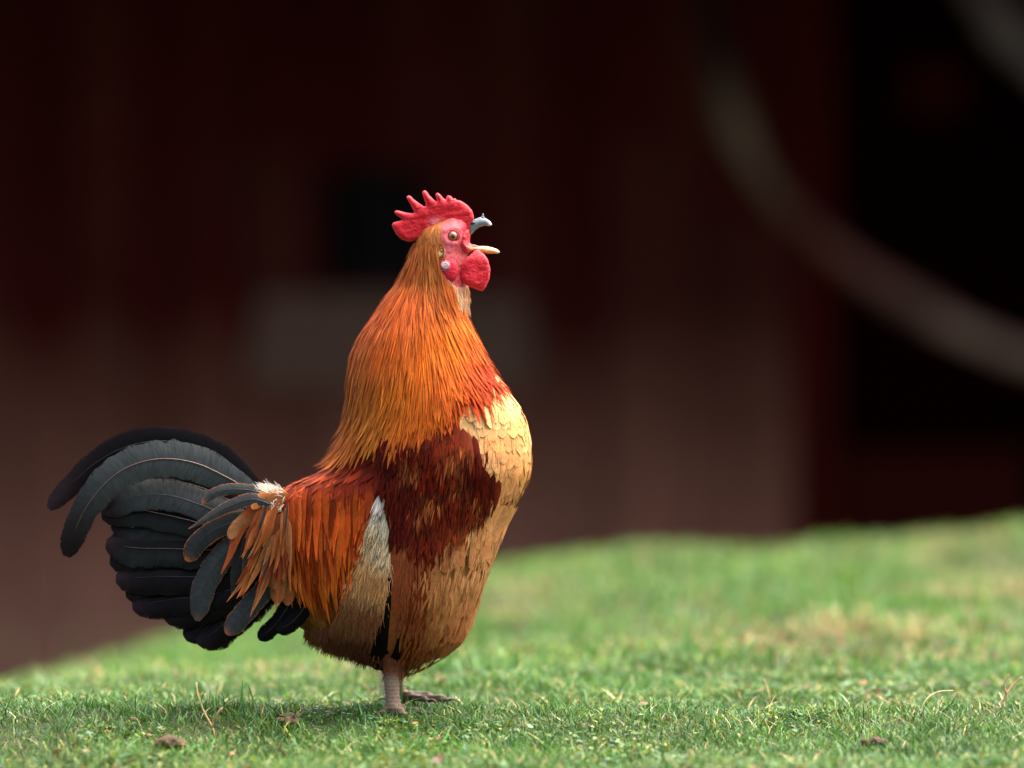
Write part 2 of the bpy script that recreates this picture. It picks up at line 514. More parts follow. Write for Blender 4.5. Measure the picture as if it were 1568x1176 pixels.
# side walls and roof; unseen deep overhang added to shade the upper wall
bar('side_wall', (-8.26, -8.2, BY + 0.0, BY + 4.5, -0.66, TOP), M_WALL)
bar('side_wall', (8.6, 8.66, BY + 0.0, BY + 4.5, -0.66, TOP), M_WALL)
bar('rear_wall', (-8.2, 8.6, BY + 4.5, BY + 4.56, -0.66, TOP), M_WALL)
SHADE_EAVE = 2.7  # overhang depth, set by how much sky light reaches the wall
bar('shade_ceiling', (-9.2, 9.4, BY - SHADE_EAVE, BY + 0.02, TOP + .004, TOP + .06), M_DARKW)
V = np.array([(-9.3, -SHADE_EAVE - 0.1, TOP + .08), (9.5, -SHADE_EAVE - 0.1, TOP + .08), (9.5, 2.3, 3.9), (-9.3, 2.3, 3.9), (9.5, 4.9, TOP + .08), (-9.3, 4.9, TOP + .08)]) + np.array([0, BY, 0])
V = np.vstack([V, V + np.array([0, 0, 0.09])]) - np.array([0, BY, -0.62])
F = np.array([(0, 3, 2, 1), (3, 5, 4, 2), (6, 7, 8, 9), (9, 8, 10, 11), (0, 1, 7, 6), (4, 5, 11, 10), (1, 2, 8, 7), (2, 4, 10, 8), (3, 0, 6, 9), (5, 3, 9, 11)])
obj('roof', mesh_np('roof', V, F, smooth_shade=False), M_ROOF, barn)
for px_ in (-9.0, -4.4, 5.0, 9.2):  # posts carrying the added overhang
    bar('post', (px_ - 0.07, px_ + 0.07, BY - SHADE_EAVE + 0.1, BY - SHADE_EAVE + 0.24, -0.64, TOP), M_DARKW)

# pale bent branches hanging in front of the doorway
M_BARK = attr_mat('pale_bark', 0.9, 0.05, bump=(.6, .02), nscale=7, vary=.45)
def branch(name, pts, rad, yb, label, tones):
    k = (DIST + yb) / DIST
    P = np.array([((p[0] - 784) / S * k, yb + p[2], CAMZ + (588 - p[1]) / S * k) for p in pts])
    c = catmull(P, 60)
    s = np.linspace(0, 1, 60)
    r = rad * (1 + 0.12 * np.sin(s * 23) + 0.08 * np.sin(s * 51 + 1)) * (0.85 + 0.2 * s)
    V, F = tube(c, r, 14)
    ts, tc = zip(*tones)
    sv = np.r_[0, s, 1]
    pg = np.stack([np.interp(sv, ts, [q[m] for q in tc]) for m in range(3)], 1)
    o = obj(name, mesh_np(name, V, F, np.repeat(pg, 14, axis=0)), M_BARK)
    tag(o, label, 'branch')
    return o
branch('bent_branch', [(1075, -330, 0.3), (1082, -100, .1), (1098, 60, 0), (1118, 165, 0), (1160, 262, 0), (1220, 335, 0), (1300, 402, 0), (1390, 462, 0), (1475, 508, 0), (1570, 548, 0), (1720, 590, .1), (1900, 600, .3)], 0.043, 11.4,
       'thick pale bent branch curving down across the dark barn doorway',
       [(0, (.006, .004, .003)), (.3, (.010, .006, .005)), (.37, (.12, .080, .050)), (.43, (.10, .062, .040)), (.49, (.08, .026, .018)), (.6, (.12, .050, .036)), (.68, (.19, .115, .080)), (1, (.19, .115, .080))])  # top end darkened: shade under the eaves painted into the bark
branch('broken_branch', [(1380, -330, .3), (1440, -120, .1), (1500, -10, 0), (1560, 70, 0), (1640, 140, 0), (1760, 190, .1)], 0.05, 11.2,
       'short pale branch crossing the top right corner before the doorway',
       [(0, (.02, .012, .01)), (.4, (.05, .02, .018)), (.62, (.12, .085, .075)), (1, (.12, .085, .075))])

# ------------------------------------------------------------------ rooster surface
PYS = [330, 338, 345, 352, 367, 390, 412, 440, 468, 480, 518, 547, 579, 613, 642, 671, 700, 723, 735, 744, 754, 764, 780, 800, 850, 900, 930, 957, 978, 994, 1005, 1015, 1024, 1030]
LL  = [690, 676, 662, 648, 639, 629, 619, 607, 585, 578, 553, 541, 537, 537, 535, 528, 516, 496, 476, 456, 436, 420, 408, 402, 404, 418, 436, 462, 484, 510, 535, 558, 580, 596]
RR  = [700, 714, 717, 717, 717, 717, 718, 718, 714, 713, 728, 740, 757, 786, 803, 809, 811, 810, 806, 802, 798, 792, 782, 769, 748, 730, 717, 708, 700, 682, 666, 648, 628, 606]
WW  = [3, 12, 19, 24, 29, 33, 36, 40, 52, 58, 74, 84, 95, 106, 114, 121, 128, 132, 134, 136, 138, 140, 142, 143, 140, 128, 116, 100, 84, 66, 52, 38, 22, 8]
_pd = np.arange(326, 1036, 1.0)
def _sm(v):
    d = np.interp(_pd, PYS, v)
    k = np.exp(-0.5 * (np.arange(-9, 10) / 3.5) ** 2); k /= k.sum()
    return np.convolve(np.pad(d, 9, mode='edge'), k, 'valid')
_L, _R, _W = _sm(LL), _sm(RR), _sm(WW)
def prof(py):
    py = np.clip(py, 328, 1032)
    L, R, W = np.interp(py, _pd, _L), np.interp(py, _pd, _R), np.interp(py, _pd, _W)
    return X((L + R) / 2), (R - L) / 2 / S, W / S
def taper(c, py):
    p = 0.5 * smooth(680, 800, py)
    return 1 - p * (0.5 * (1 - c)) ** 1.3
def surf(th, py):
    cx, a, W = prof(py)
    c, s = np.cos(th), np.sin(th)
    return np.stack([cx + a * c, -W * s * taper(c, py), Z(py)], -1)
def proj(P):
    py = np.clip(PY(P[..., 2]), 330, 1030)
    cx, a, W = prof(py)
    c = np.clip((P[..., 0] - cx) / a, -1, 1)
    th = np.arctan2(-P[..., 1] / (W * taper(c, py)), (P[..., 0] - cx) / a)
    return th, py
def normal(th, py):
    e = 1e-3
    dt = surf(th + e, py) - surf(th - e, py)
    dz = surf(th, py - 1.5) - surf(th, py + 1.5)
    n = np.cross(dz, dt)
    n /= np.linalg.norm(n, axis=-1)[..., None] + 1e-12
    s = surf(th, py); cx, a, W = prof(py)
    out = np.stack([s[..., 0] - cx, s[..., 1], 0 * cx], -1)
    sg = np.sign((n * out).sum(-1)); sg[sg == 0] = 1
    return n * sg[..., None]
def near_y(px, py):
    cx, a, W = prof(np.asarray(py, float))
    c = np.clip((X(px) - cx) / a, -1, 1)
    return -W * np.sqrt(np.maximum(1 - c * c, 0)) * taper(c, np.asarray(py, float))

rooster = empty('rooster', 'crowing orange rooster with red comb, cream breast and arched black tail', 'rooster', (float(X(604)), 0, 0))
RO = np.array([float(X(604)), 0, 0])

# ---- body: torso, neck, head, legs and toes fused into one continuous mesh
FACE = [(684, 338), (676, 346), (674, 356), (675, 370), (679, 382), (672, 392), (673, 410), (679, 424), (690, 433), (700, 441), (712, 440), (730, 440), (730, 330), (700, 330)]
THROAT = [(686, 430), (700, 441), (730, 436), (730, 480), (712, 476), (700, 455)]
RED_FACE, LEG, TOE = (214, 62, 74), (122, 100, 80), (84, 70, 58)
pys = np.linspace(328, 1031, 400); ths = np.linspace(0, 2 * np.pi, 96, endpoint=False)
TH, PP = np.meshgrid(ths, pys)
BVt = surf(TH, PP)
BVt = np.concatenate([BVt[:1] * .001 + BVt[:1].mean(1, keepdims=True) * .999, BVt, BVt[-1:] * .001 + BVt[-1:].mean(1, keepdims=True) * .999], 0)
n0, n1 = BVt.shape[:2]
i, j = np.meshgrid(np.arange(n0 - 1), np.arange(n1), indexing='ij')
a = i * n1 + j; b = i * n1 + (j + 1) % n1
BFt = np.stack([a, b, b + n1, a + n1], -1).reshape(-1, 4)
shell = [(BVt.reshape(-1, 3), BFt)]
claws = []
def limb(pts, rads, n=26, bumps=0):
    P = np.array([(float(X(p[0])), p[2], float(Z(p[1]))) for p in pts])
    c = catmull(np.hstack([P, (np.array(rads) / S)[:, None]]), n)
    r = c[:, 3].copy()
    if bumps: r *= 1 + 0.13 * np.sin(np.linspace(0, bumps * 2 * np.pi, n))
    shell.append(tube(c[:, :3], r, 14))
    return c
def foot(x0, y0, g, dirs):
    """toes spread from the ankle at (x0, g)"""
    for dx, dy, ln, r in dirs:
        ex = x0 + dx * ln; ey = y0 + dy * ln / S
        limb([(x0, g - 9, y0), (x0 + dx * ln * .3, g - 9, y0 + (ey - y0) * .3), (x0 + dx * ln * .65, g - 6, y0 + (ey - y0) * .65), (ex, g - 3, ey)], [r + 3, r, r * .95, r * .62], 24, 4)
        claws.append([(ex - dx * 3, g - 3, ey - dy * 3 / S), (ex + dx * 7, g - 4, ey + dy * 7 / S), (ex + dx * 15, g + 1, ey + dy * 15 / S)])
limb([(606, 960, -.020), (603, 1015, -.023), (601, 1040, -.026), (602, 1062, -.029), (604, 1086, -.032)], [18, 13, 12.5, 11.5, 13.5])
foot(604, -.032, 1093, [(.92, -.40, 62, 7), (.35, -.94, 60, 6.5), (.80, .60, 40, 6), (-.9, -.2, 26, 5.5)])
limb([(610, 960, .030), (606, 1010, .034), (604, 1035, .042), (606, 1052, .050), (609, 1066, .055)], [22, 14.5, 12, 11, 12])
foot(610, .055, 1079, [(.99, -.12, 78, 8), (.84, .54, 62, 7), (.82, -.57, 58, 6.5), (-.9, .3, 24, 5.5)])
V, F, _ = join(shell)
me = mesh_np('body_raw', V - RO, F)
tmp = obj('body_raw', me)
md = tmp.modifiers.new('rm', 'REMESH'); md.mode = 'VOXEL'; md.voxel_size = 0.0016
md2 = tmp.modifiers.new('sm', 'SMOOTH'); md2.factor = 0.5; md2.iterations = 3
dg = bpy.context.evaluated_depsgraph_get()
bme = bpy.data.meshes.new_from_object(tmp.evaluated_get(dg))
bpy.data.objects.remove(tmp)
nv = len(bme.vertices)
co = np.empty(nv * 3, np.float32); bme.vertices.foreach_get('co', co); co = co.reshape(-1, 3)
W_ = co + RO
bpx, bpy_ = PX(W_[:, 0]), PY(W_[:, 2])
pig = np.tile(lin((92, 40, 16)), (nv, 1))
fc = in_poly(FACE, bpx, bpy_)
pig[fc] = idw([(694, 350, (206, 84, 90)), (684, 375, (200, 92, 98)), (708, 378, (196, 74, 80)), (716, 352, (204, 36, 54)), (700, 392, (190, 66, 68)), (690, 398, (204, 98, 104)), (705, 425, (176, 26, 40)), (712, 395, (186, 84, 76)), (682, 428, (196, 60, 72)), (700, 438, (190, 84, 80))], bpx[fc], bpy_[fc]) * .78
pig[fc] *= (.75 + .5 * vnoise(bpx[fc] / 2.2, bpy_[fc] / 2.2, 17))[:, None]
tc_ = in_poly(THROAT, bpx, bpy_); pig[tc_] = lin((206, 140, 112))
hd = (bpy_ < 480) & ~fc & ~tc_; pig[hd] = lin((150, 84, 34))
lg = (bpy_ > 1020); mixf = smooth(1022, 1044, bpy_[lg])[:, None]; pig[lg] = lin(LEG) * mixf + lin((96, 52, 28)) * (1 - mixf)
toe = lg & ((bpx > 625) | (bpy_ > 1094)); pig[toe] = lin(TOE)
# warty, wrinkled bare face
wr = 0.0007 * (vnoise(bpx / 3.0, bpy_ / 3.0, 5) - 0.5) + 0.0011 * (vnoise(bpx / 7.0, bpy_ / 5.0, 6) - 0.5)
ed = np.hypot((bpx - 693.5), (bpy_ - 362.5))
wr = wr + 0.0016 * np.exp(-((ed - 12) / 4.0) ** 2) - 0.0010 * np.exp(-(ed / 6.0) ** 2)
wr = np.where(fc | tc_, wr, 0)
scale_ = np.where(lg, 0.0006 * np.sin(bpy_ * 1.1), 0)
nn = np.empty(nv * 3, np.float32); bme.vertices.foreach_get('normal', nn); nn = nn.reshape(-1, 3)
co = co + nn * (wr + scale_)[:, None]
bme.vertices.foreach_set('co', co.astype(np.float32).ravel())
at = bme.attributes.new('pig', 'FLOAT_COLOR', 'POINT')
c4 = np.ones((nv, 4), np.float32); c4[:, :3] = pig; at.data.foreach_set('color', c4.ravel())
bme.polygons.foreach_set('use_smooth', np.ones(len(bme.polygons), bool))
bme.materials.clear(); bme.materials.append(M_BODY)
bme.name = 'body'
body = obj('body', bme, None, rooster)

for c in claws:
    P = np.array([(float(X(p[0])), p[2], float(Z(p[1]))) for p in c])
    cc = catmull(P, 8)
    V, F = tube(cc, np.linspace(3.4, 0.4, 8) / S, 8)
    obj('claw', mesh_np('claw', V - RO, F, np.tile(lin((70, 56, 48)), (len(V), 1))), M_HORN, rooster)

# ---- inflated solids for comb, wattles, beak ...
def inflate(outline, half, edge, ycen, step=2.2, ridge=None, pigf=None, power=0.5, sheary=None):
    """outline in image units; rounded solid of real thickness 2*half (image units)"""
    O = np.asarray(outline, float)
    # densify outline
    D = []
    for k in range(len(O)):
        p, q = O[k], O[(k + 1) % len(O)]
        m = max(1, int(np.hypot(*(q - p)) / step))
        for t in range(m): D.append(p + (q - p) * t / m)
    D = np.array(D)
    x0, y0 = D.min(0); x1, y1 = D.max(0)
    gx_, gy_ = np.meshgrid(np.arange(x0, x1, step), np.arange(y0, y1, step))
    gx_ = gx_ + (np.arange(gx_.shape[0]) % 2)[:, None] * step * .5
    g = np.stack([gx_.ravel(), gy_.ravel()], 1)
    keep = in_poly(D, g[:, 0], g[:, 1]); g = g[keep]
    g = g[poly_dist(D, g[:, 0], g[:, 1]) > step * .55]
    pts = np.vstack([D, g])
    nD = len(D)
    r = delaunay_2d_cdt([Vector(p) for p in pts], [(k, (k + 1) % nD) for k in range(nD)], [], 1, 1e-5)
    V2 = np.array([tuple(v) for v in r[0]]); T = np.array([f for f in r[2] if len(f) == 3])
    d = poly_dist(D, V2[:, 0], V2[:, 1])
    h = half * (1 - (1 - np.clip(d / edge, 0, 1)) ** 2) ** power
    if ridge is not None: h = h * ridge(V2[:, 0], V2[:, 1])
    h[d < 1e-3] = 0
    yc = ycen if sheary is None else ycen + sheary(V2[:, 0], V2[:, 1])
    A = np.stack([X(V2[:, 0]), yc - h / S, Z(V2[:, 1])], 1)
    B = np.stack([X(V2[:, 0]), yc + h / S, Z(V2[:, 1])], 1)
    n = len(V2)
    F = np.vstack([T, T[:, ::-1] + n])
    V = np.vstack([A, B])
    # weld the rim
    rim = d < 1e-3
    mp = np.arange(2 * n); mp[n:][rim] = np.arange(n)[rim]
    F = mp[F]
    P2 = np.vstack([V2, V2]); d2 = np.r_[d, d]
    pg = pigf(P2[:, 0], P2[:, 1], d2) if callable(pigf) else np.tile(lin(pigf), (2 * n, 1))
    return V - RO, F, pg

def h1(pts): return [(560 + x / 5.346, 270 + y / 5.346) for x, y in pts]
COMB = h1([(410, 525), (350, 536), (290, 515), (248, 472), (226, 430), (213, 402), (224, 380), (255, 370), (300, 358), (285, 340), (262, 324), (239, 306), (236, 291), (248, 280), (275, 283), (325, 296), (372, 303), (402, 300),
           (388, 272), (362, 222), (338, 184), (334, 168), (348, 157), (366, 162), (388, 184), (430, 217), (474, 246), (493, 244), (489, 214), (472, 166), (462, 134), (470, 119), (486, 116), (502, 128), (522, 158), (552, 188), (580, 208),
           (584, 196), (575, 166), (571, 148), (582, 137), (596, 138), (612, 152), (632, 177), (654, 194), (660, 178), (666, 162), (682, 157), (702, 166), (714, 184), (732, 180), (746, 196), (770, 198), (800, 214), (840, 244), (870, 280), (883, 320), (886, 350), (872, 368),
           (862, 400), (850, 450), (800, 450), (740, 425), (690, 408), (640, 412), (600, 424), (560, 446), (500, 482), (450, 508)])
def comb_pig(x, y, d):
    c = np.tile(lin((190, 12, 30)), (len(x), 1))
    f = smooth(3.5, 0, d)[:, None] * 0.35
    c = c * (1 - f) + lin((232, 84, 92)) * f
    f2 = (np.exp(-((x - 667) / 9) ** 2 - ((y - 341) / 7) ** 2) * .55)[:, None]
    c = c * (1 - f2) + lin((240, 150, 160)) * f2
    return c
def comb_ridge(x, y):
    return 0.78 + 0.22 * vnoise(x / 7, y / 7, 8) + 0.22 * vnoise(x / 14 + y / 9, y / 2.2 + x / 12, 13) + .10 * vnoise(x / 2, y / 2, 14)
V, F, pg = inflate(COMB, 5.6, 8.0, 0.0, 1.7, comb_ridge, comb_pig, sheary=lambda x, y: 0.0012 * np.sin((x - 600) / 22.0))
obj('comb', mesh_np('comb', V, F, pg), M_COMB, rooster)

WAT = h1([(850, 650), (890, 612), (925, 600), (945, 622), (970, 640), (1000, 682), (1020, 760), (1012, 840), (982, 908), (955, 940), (910, 926), (860, 905), (805, 885), (772, 850), (774, 785), (790, 722), (818, 676)])
def wat_pig(x, y, d):
    c = np.tile(lin((190, 14, 34)), (len(x), 1))
    f = (smooth(4, 0, d) * 0.3)[:, None]
    c = c * (1 - f) + lin((236, 96, 108)) * f
    f = (np.exp(-((x - 727) / 7) ** 2 - ((y - 403) / 9) ** 2) * 0.5)[:, None]
    return c * (1 - f) + lin((190, 10, 30)) * f
def wat_ridge(x, y):
    return 0.75 + 0.25 * vnoise(x / 6, y / 5, 9) + .28 * vnoise(x / 9, y / 2.4 + x / 8, 15) * smooth(715, 742, x) + .1 * vnoise(x / 2, y / 2, 16)
for sgn in (-1, 1):
    V, F, pg = inflate(WAT, 5.0, 9.0, sgn * 0.0135, 1.8, wat_ridge, wat_pig, sheary=lambda x, y, s=sgn: -s * 0.0035 * smooth(400, 380, y) + s * .002 * np.sin((x - 700) / 9))
    obj('wattle', mesh_np('wattle', V, F, pg), M_COMB, rooster)

UB = h1([(838, 400), (855, 378), (890, 352), (940, 334), (985, 345), (1018, 368), (1034, 396), (1018, 406), (972, 405), (930, 417), (892, 446), (864, 478), (842, 470)])
def ub_pig(x, y, d):
    c = np.tile(lin((104, 114, 120)), (len(x), 1))
    f = smooth(745, 752, x)[:, None]; c = c * (1 - f) + lin((222, 215, 200)) * f
    f = (np.exp(-((x - 723) / 4) ** 2 - ((y - 343) / 3) ** 2))[:, None]
    return c * (1 - f) + lin((60, 52, 50)) * f
V, F, pg = inflate(UB, 8.5, 14.0, 0.0, 1.4, lambda x, y: 1.0 - .55 * smooth(722, 752, x), ub_pig)
ub = obj('upper_beak', mesh_np('upper_beak', V, F, pg), M_HORN, rooster)
for sgn in (-1, 1):
    V, F, pg = inflate([(720, 341), (723, 339), (728, 340), (727, 343), (722, 345)], 1.2, 2.0, sgn * 6.6 / S, 0.8, None, (40, 34, 34))
    obj('nostril', mesh_np('nostril', V, F, pg), M_HORN, ub)
V, F, pg = inflate(h1([(934, 340), (950, 326), (959, 302), (964, 304), (968, 328), (982, 345), (960, 352)]), 1.6, 3.0, 0, 0.9, None, (110, 120, 122))
obj('beak_chip', mesh_np('beak_chip', V, F, pg), M_HORN, ub)
LB = h1([(820, 560), (850, 566), (890, 574), (960, 571), (1030, 580), (1080, 600), (1099, 620), (1082, 633), (1000, 634), (945, 622), (880, 612), (830, 600)])
def lb_pig(x, y, d):
    c = np.tile(lin((226, 178, 120)), (len(x), 1))
    f = smooth(384, 388, y)[:, None]; c = c * (1 - f) + lin((206, 132, 84)) * f
    f = smooth(755, 764, x)[:, None]; return c * (1 - f) + lin((238, 222, 186)) * f
V, F, pg = inflate(LB, 7.0, 8.0, 0.0, 1.3, lambda x, y: 1.0 - .4 * smooth(728, 764, x), lb_pig)
lb = obj('lower_beak', mesh_np('lower_beak', V, F, pg), M_HORN, rooster)
V, F, pg = inflate(h1([(850, 555), (890, 560), (940, 574), (970, 590), (930, 600), (880, 600), (840, 590)]), 4.0, 5.0, 0.0, 1.3, None, (190, 96, 84))
obj('tongue', mesh_np('tongue', V, F, pg), M_COMB, lb)
# flesh at the gape and the mouth lining
V, F, pg = inflate(h1([(770, 460), (846, 420), (858, 480), (852, 540), (876, 572), (884, 606), (830, 640), (770, 640), (745, 560)]), 27, 20, 0.0, 1.8, lambda x, y: .9 + .25 * vnoise(x / 4, y / 4, 4), lambda x, y, d: np.tile(lin((194, 52, 60)), (len(x), 1)) * (1 - smooth(370, 382, y)[:, None] * smooth(712, 722, x)[:, None]) + lin((214, 128, 100)) * (smooth(370, 382, y) * smooth(712, 722, x))[:, None])
obj('cheek', mesh_np('cheek', V, F, pg), M_COMB, rooster)

# eyes
for sgn in (-1, 1):
    ex, ey = 693.6, 362.8
    yb = abs(float(near_y(ex, ey)))
    c = np.array([float(X(ex)), sgn * (yb - 1.6 / S), float(Z(ey))])
    u, v = np.meshgrid(np.linspace(0, 2 * np.pi, 28, endpoint=False), np.linspace(0.0, np.pi / 2, 18))
    r = 7.8 / S
    sV = np.stack([r * np.sin(v) * np.cos(u), sgn * r * 0.85 * np.cos(v), r * np.sin(v) * np.sin(u)], -1)
    rr = np.sin(v).ravel()
    pgc = np.where((rr < 0.44)[:, None], lin((12, 8, 6)), np.where((rr < 0.74)[:, None], lin((160, 78, 26)), lin((52, 26, 16))))
    n1_, n2_ = u.shape
    i, j = np.meshgrid(np.arange(n1_ - 1), np.arange(n2_), indexing='ij')
    a = i * n2_ + j; b = i * n2_ + (j + 1) % n2_
    F = np.stack([a, b, b + n2_, a + n2_], -1).reshape(-1, 4)
    obj('eye', mesh_np('eye', sV.reshape(-1, 3) + c - RO, F, pgc), M_EYE, rooster)
    for r1, r2, col_ in ((8.0, 1.0, (140, 58, 58)), (10.8, .8, (196, 80, 86))):
        t_ = np.linspace(0, 2 * np.pi, 41)
        P = np.stack([c[0] + r1 * 1.02 / S * np.cos(t_), np.full(41, c[1] + sgn * (1.6 if r1 < 9 else 0.6) / S), c[2] + r1 * .92 / S * np.sin(t_)], 1)
        V, F = tube(P, np.full(41, r2 / S), 8, False)
        obj('eyelid', mesh_np('eyelid', V - RO, F, np.tile(lin(col_), (len(V), 1))), M_COMB, rooster)
    # ear lobe: white disc in a red fold, red hanging fold below
    yl = abs(float(near_y(682, 408)))
    def dome(px, py, rx, rz, depth, col_, name, yo, par):
        u, v = np.meshgrid(np.linspace(0, 2 * np.pi, 26, endpoint=False), np.linspace(0.02, np.pi * .6, 12))
        sV = np.stack([float(X(px)) + rx / S * np.sin(v) * np.cos(u), sgn * (yo + depth / S * np.cos(v)), float(Z(py)) + rz / S * np.sin(v) * np.sin(u)], -1).reshape(-1, 3)
        sV[:, 1] += sgn * 0.0006 * (vnoise(PX(sV[:, 0]) / 2.5, PY(sV[:, 2]) / 2.5, 3) - .5)
        n1_, n2_ = u.shape
        i, j = np.meshgrid(np.arange(n1_ - 1), np.arange(n2_), indexing='ij')
        a = i * n2_ + j; b = i * n2_ + (j + 1) % n2_
        F = np.stack([a, b, b + n2_, a + n2_], -1).reshape(-1, 4)
        cc = np.tile(lin(col_), (len(sV), 1))
        return obj(name, mesh_np(name, sV - RO, F, cc), M_COMB, par)
    fold = dome(690, 414, 12, 18, 7, (200, 30, 48), 'ear_fold', yl - 3 / S, rooster)
    el = dome(682.5, 408, 9.5, 9, 5, (196, 84, 104), 'ear_lobe', yl + 1.0 / S, rooster)
    dome(682.0, 407, 6.4, 5.6, 1.4, (206, 166, 168), 'lobe_disc', yl + 5.0 / S, el)

# ------------------------------------------------------------------ feathers
def wprofile(t, kind):
    if kind == 'lance':   return np.clip(t / .18, 0, 1) ** .7 * np.clip(1 - ((t - .35) / .66).clip(0) ** 1.7, 0, 1) * 1.0 + 0.02
    if kind == 'drop':    return (.12 + .88 * np.clip(t / .8, 0, 1) ** 1.2) * np.sqrt(np.clip(1 - ((t - .78) / .225).clip(0) ** 2.2, 0, 1)) + 0.01
    if kind == 'round':   return (np.clip(t / .25, 0, 1) ** .6) * np.sqrt(np.clip(1 - ((t - .62) / .385).clip(0) ** 2.4, 0, 1)) + 0.02
    if kind == 'broad':   return (0.35 + .65 * np.clip(t / .3, 0, 1) ** .8) * np.sqrt(np.clip(1 - ((t - .80) / .205).clip(0) ** 2.2, 0, 1)) + 0.01
    if kind == 'sickle':  return (0.25 + .75 * np.clip(t / .3, 0, 1) ** .9) * (1 - .32 * smooth(.55, .97, t)) * np.sqrt(np.clip(1 - ((t - .9) / .105).clip(0) ** 2.2, 0, 1)) + 0.01
    raise KeyError(kind)

US3 = np.array([-1, -.0, 1.0])
US7 = np.array([-1, -.86, -.4, 0, .4, .86, 1.0])
US5 = np.array([-1, -.5, 0, .5, 1.0])
def march(P0, dirf, length, width, kind, N=8, lift=(0.0005, 0.003), cup=0.25, us=US3, twist=0.12, wob=0.10):
    """contour feathers that follow the body's skin. P0 (n,3) roots; length,width (n,) in metres -> V (n,N+1,len(us),3), centre (n,N+1,3)"""
    n = len(P0)
    th, py = proj(P0); P = surf(th, py)
    pts, nrm, drs = [], [], []
    jit = rng.normal(0, wob, (n, 3))
    for k in range(N + 1):
        nn_ = normal(th, py)
        d = dirf(P, nn_) + jit
        d = d - (d * nn_).sum(-1, keepdims=True) * nn_
        d /= np.linalg.norm(d, axis=-1, keepdims=True) + 1e-9
        pts.append(P); nrm.append(nn_); drs.append(d)
        Q = P + d * (length / N)[:, None]
        th, py = proj(Q); P2 = surf(th, py)
        # leave the skin where it turns away sharply
        far = np.linalg.norm(P2 - Q, axis=-1)
        P = np.where((far > 0.6 * length / N)[:, None], Q, P2)
    pts = np.stack(pts, 1); nrm = np.stack(nrm, 1); drs = np.stack(drs, 1)
    t = np.linspace(0, 1, N + 1)
    lf = lift[0] + (np.asarray(lift[1]) * rng.uniform(.6, 1.4, n))[:, None] * t[None] ** 1.3
    C = pts + nrm * lf[..., None]
    wv = np.cross(nrm, drs)
    tw = rng.normal(0, twist, n)[:, None, None]
    wv = wv * np.cos(tw) + nrm * np.sin(tw)
    w = width[:, None] * .5 * wprofile(t, kind)[None]
    V = C[:, :, None] + us[None, None, :, None] * (w[..., None] * wv)[:, :, None] - (us ** 2)[None, None, :, None] * (w[..., None] * nrm * cup)[:, :, None]
    global LASTN
    LASTN = nrm[:, :, None] + (.30 * us)[None, None, :, None] * wv[:, :, None]
    LASTN = LASTN / np.linalg.norm(LASTN, axis=-1, keepdims=True)
    return V, C, t

def strips(V):
    """V (n,N1,K,3) -> faces for one strip"""
    n, N1, K, _ = V.shape
    i, j = np.meshgrid(np.arange(N1 - 1), np.arange(K - 1), indexing='ij')
    a = (i * K + j).ravel()
    f = np.stack([a, a + 1, a + K + 1, a + K], -1)
    return f

def put_feathers(name, V, pig, length, us, mat=M_FEATHER, limit=300, rest=None, order=None, front_only=True):
    """near-side feathers as single parts, the remainder as one part"""
    n, N1, K, _ = V.shape
    F = strips(V)[:, ::-1]
    NR = LASTN.copy()
    uvu = np.tile(us[None, :], (N1, 1)); s = np.linspace(0, 1, N1)[:, None]
    rnd = rng.random(n)
    facing = V[:, :, :, 1].mean((1, 2)) < -0.004
    cand = np.where(facing)[0]
    if order is not None: cand = cand[np.argsort(order[cand])]
    single = set(cand[:limit].tolist())
    bulk = []
    for k in range(n):
        v = V[k].reshape(-1, 3) - RO
        uv = np.stack([uvu, np.broadcast_to(s * length[k] * 100, uvu.shape)], -1).reshape(-1, 2)
        if k in single:
            me = mesh_np(name, v, F, pig[k].reshape(-1, 3), np.full(len(v), rnd[k]), uv, nrm=NR[k])
            obj(name, me, mat, rooster)
        else: bulk.append((v, pig[k].reshape(-1, 3), uv, rnd[k], NR[k].reshape(-1, 3)))
    if bulk:
        m = N1 * K
        Vb = np.vstack([b[0] for b in bulk]); Cb = np.vstack([b[1] for b in bulk]); Ub = np.vstack([b[2] for b in bulk])
        Rb = np.repeat([b[3] for b in bulk], m)
        Fb = (F[None] + (np.arange(len(bulk)) * m)[:, None, None]).reshape(-1, 4)
        o = obj(rest or name.replace('feather', 'plumage'), mesh_np(rest or name, Vb, Fb, Cb, Rb, Ub, nrm=np.vstack([b[4] for b in bulk])), mat, rooster)
        o['kind'] = 'stuff'

def pig_grid(base, V, tip=None, tipstart=.75, root=None, edge=None, shaft=None, vary=.18, hue=None):
    """base (n,3) -> (n,N1,K,3)"""
    n, N1, K, _ = V.shape
    c = np.broadcast_to(base[:, None, None, :], (n, N1, K, 3)).copy()
    c *= np.exp(rng.normal(0, vary, (n, 1, 1, 1)))
    if hue is not None: c *= np.exp(rng.normal(0, 1, (n, 1, 1, 1)) * np.array(hue)[None, None, None])
    t = np.linspace(0, 1, N1)[None, :, None, None]
    if tip is not None:
        f = smooth(tipstart, 1, t); c = c * (1 - f) + c * np.asarray(tip) * f
    if root is not None:
        f = 1 - smooth(0, root[0], t); c = c * (1 - f) + np.asarray(root[1]) * f
    if edge is not None:
        e = np.zeros(K); e[0] = e[-1] = 1
        f = e[None, None, :, None] * edge[0]; c = c * (1 - f) + np.asarray(edge[1]) * f
    if shaft is not None:
        e = np.zeros(K); e[K // 2] = 1
        f = e[None, None, :, None] * shaft[0] * (1 - smooth(.8, 1, t)); c = c * (1 - f) + c * np.asarray(shaft[1]) * f
    return c

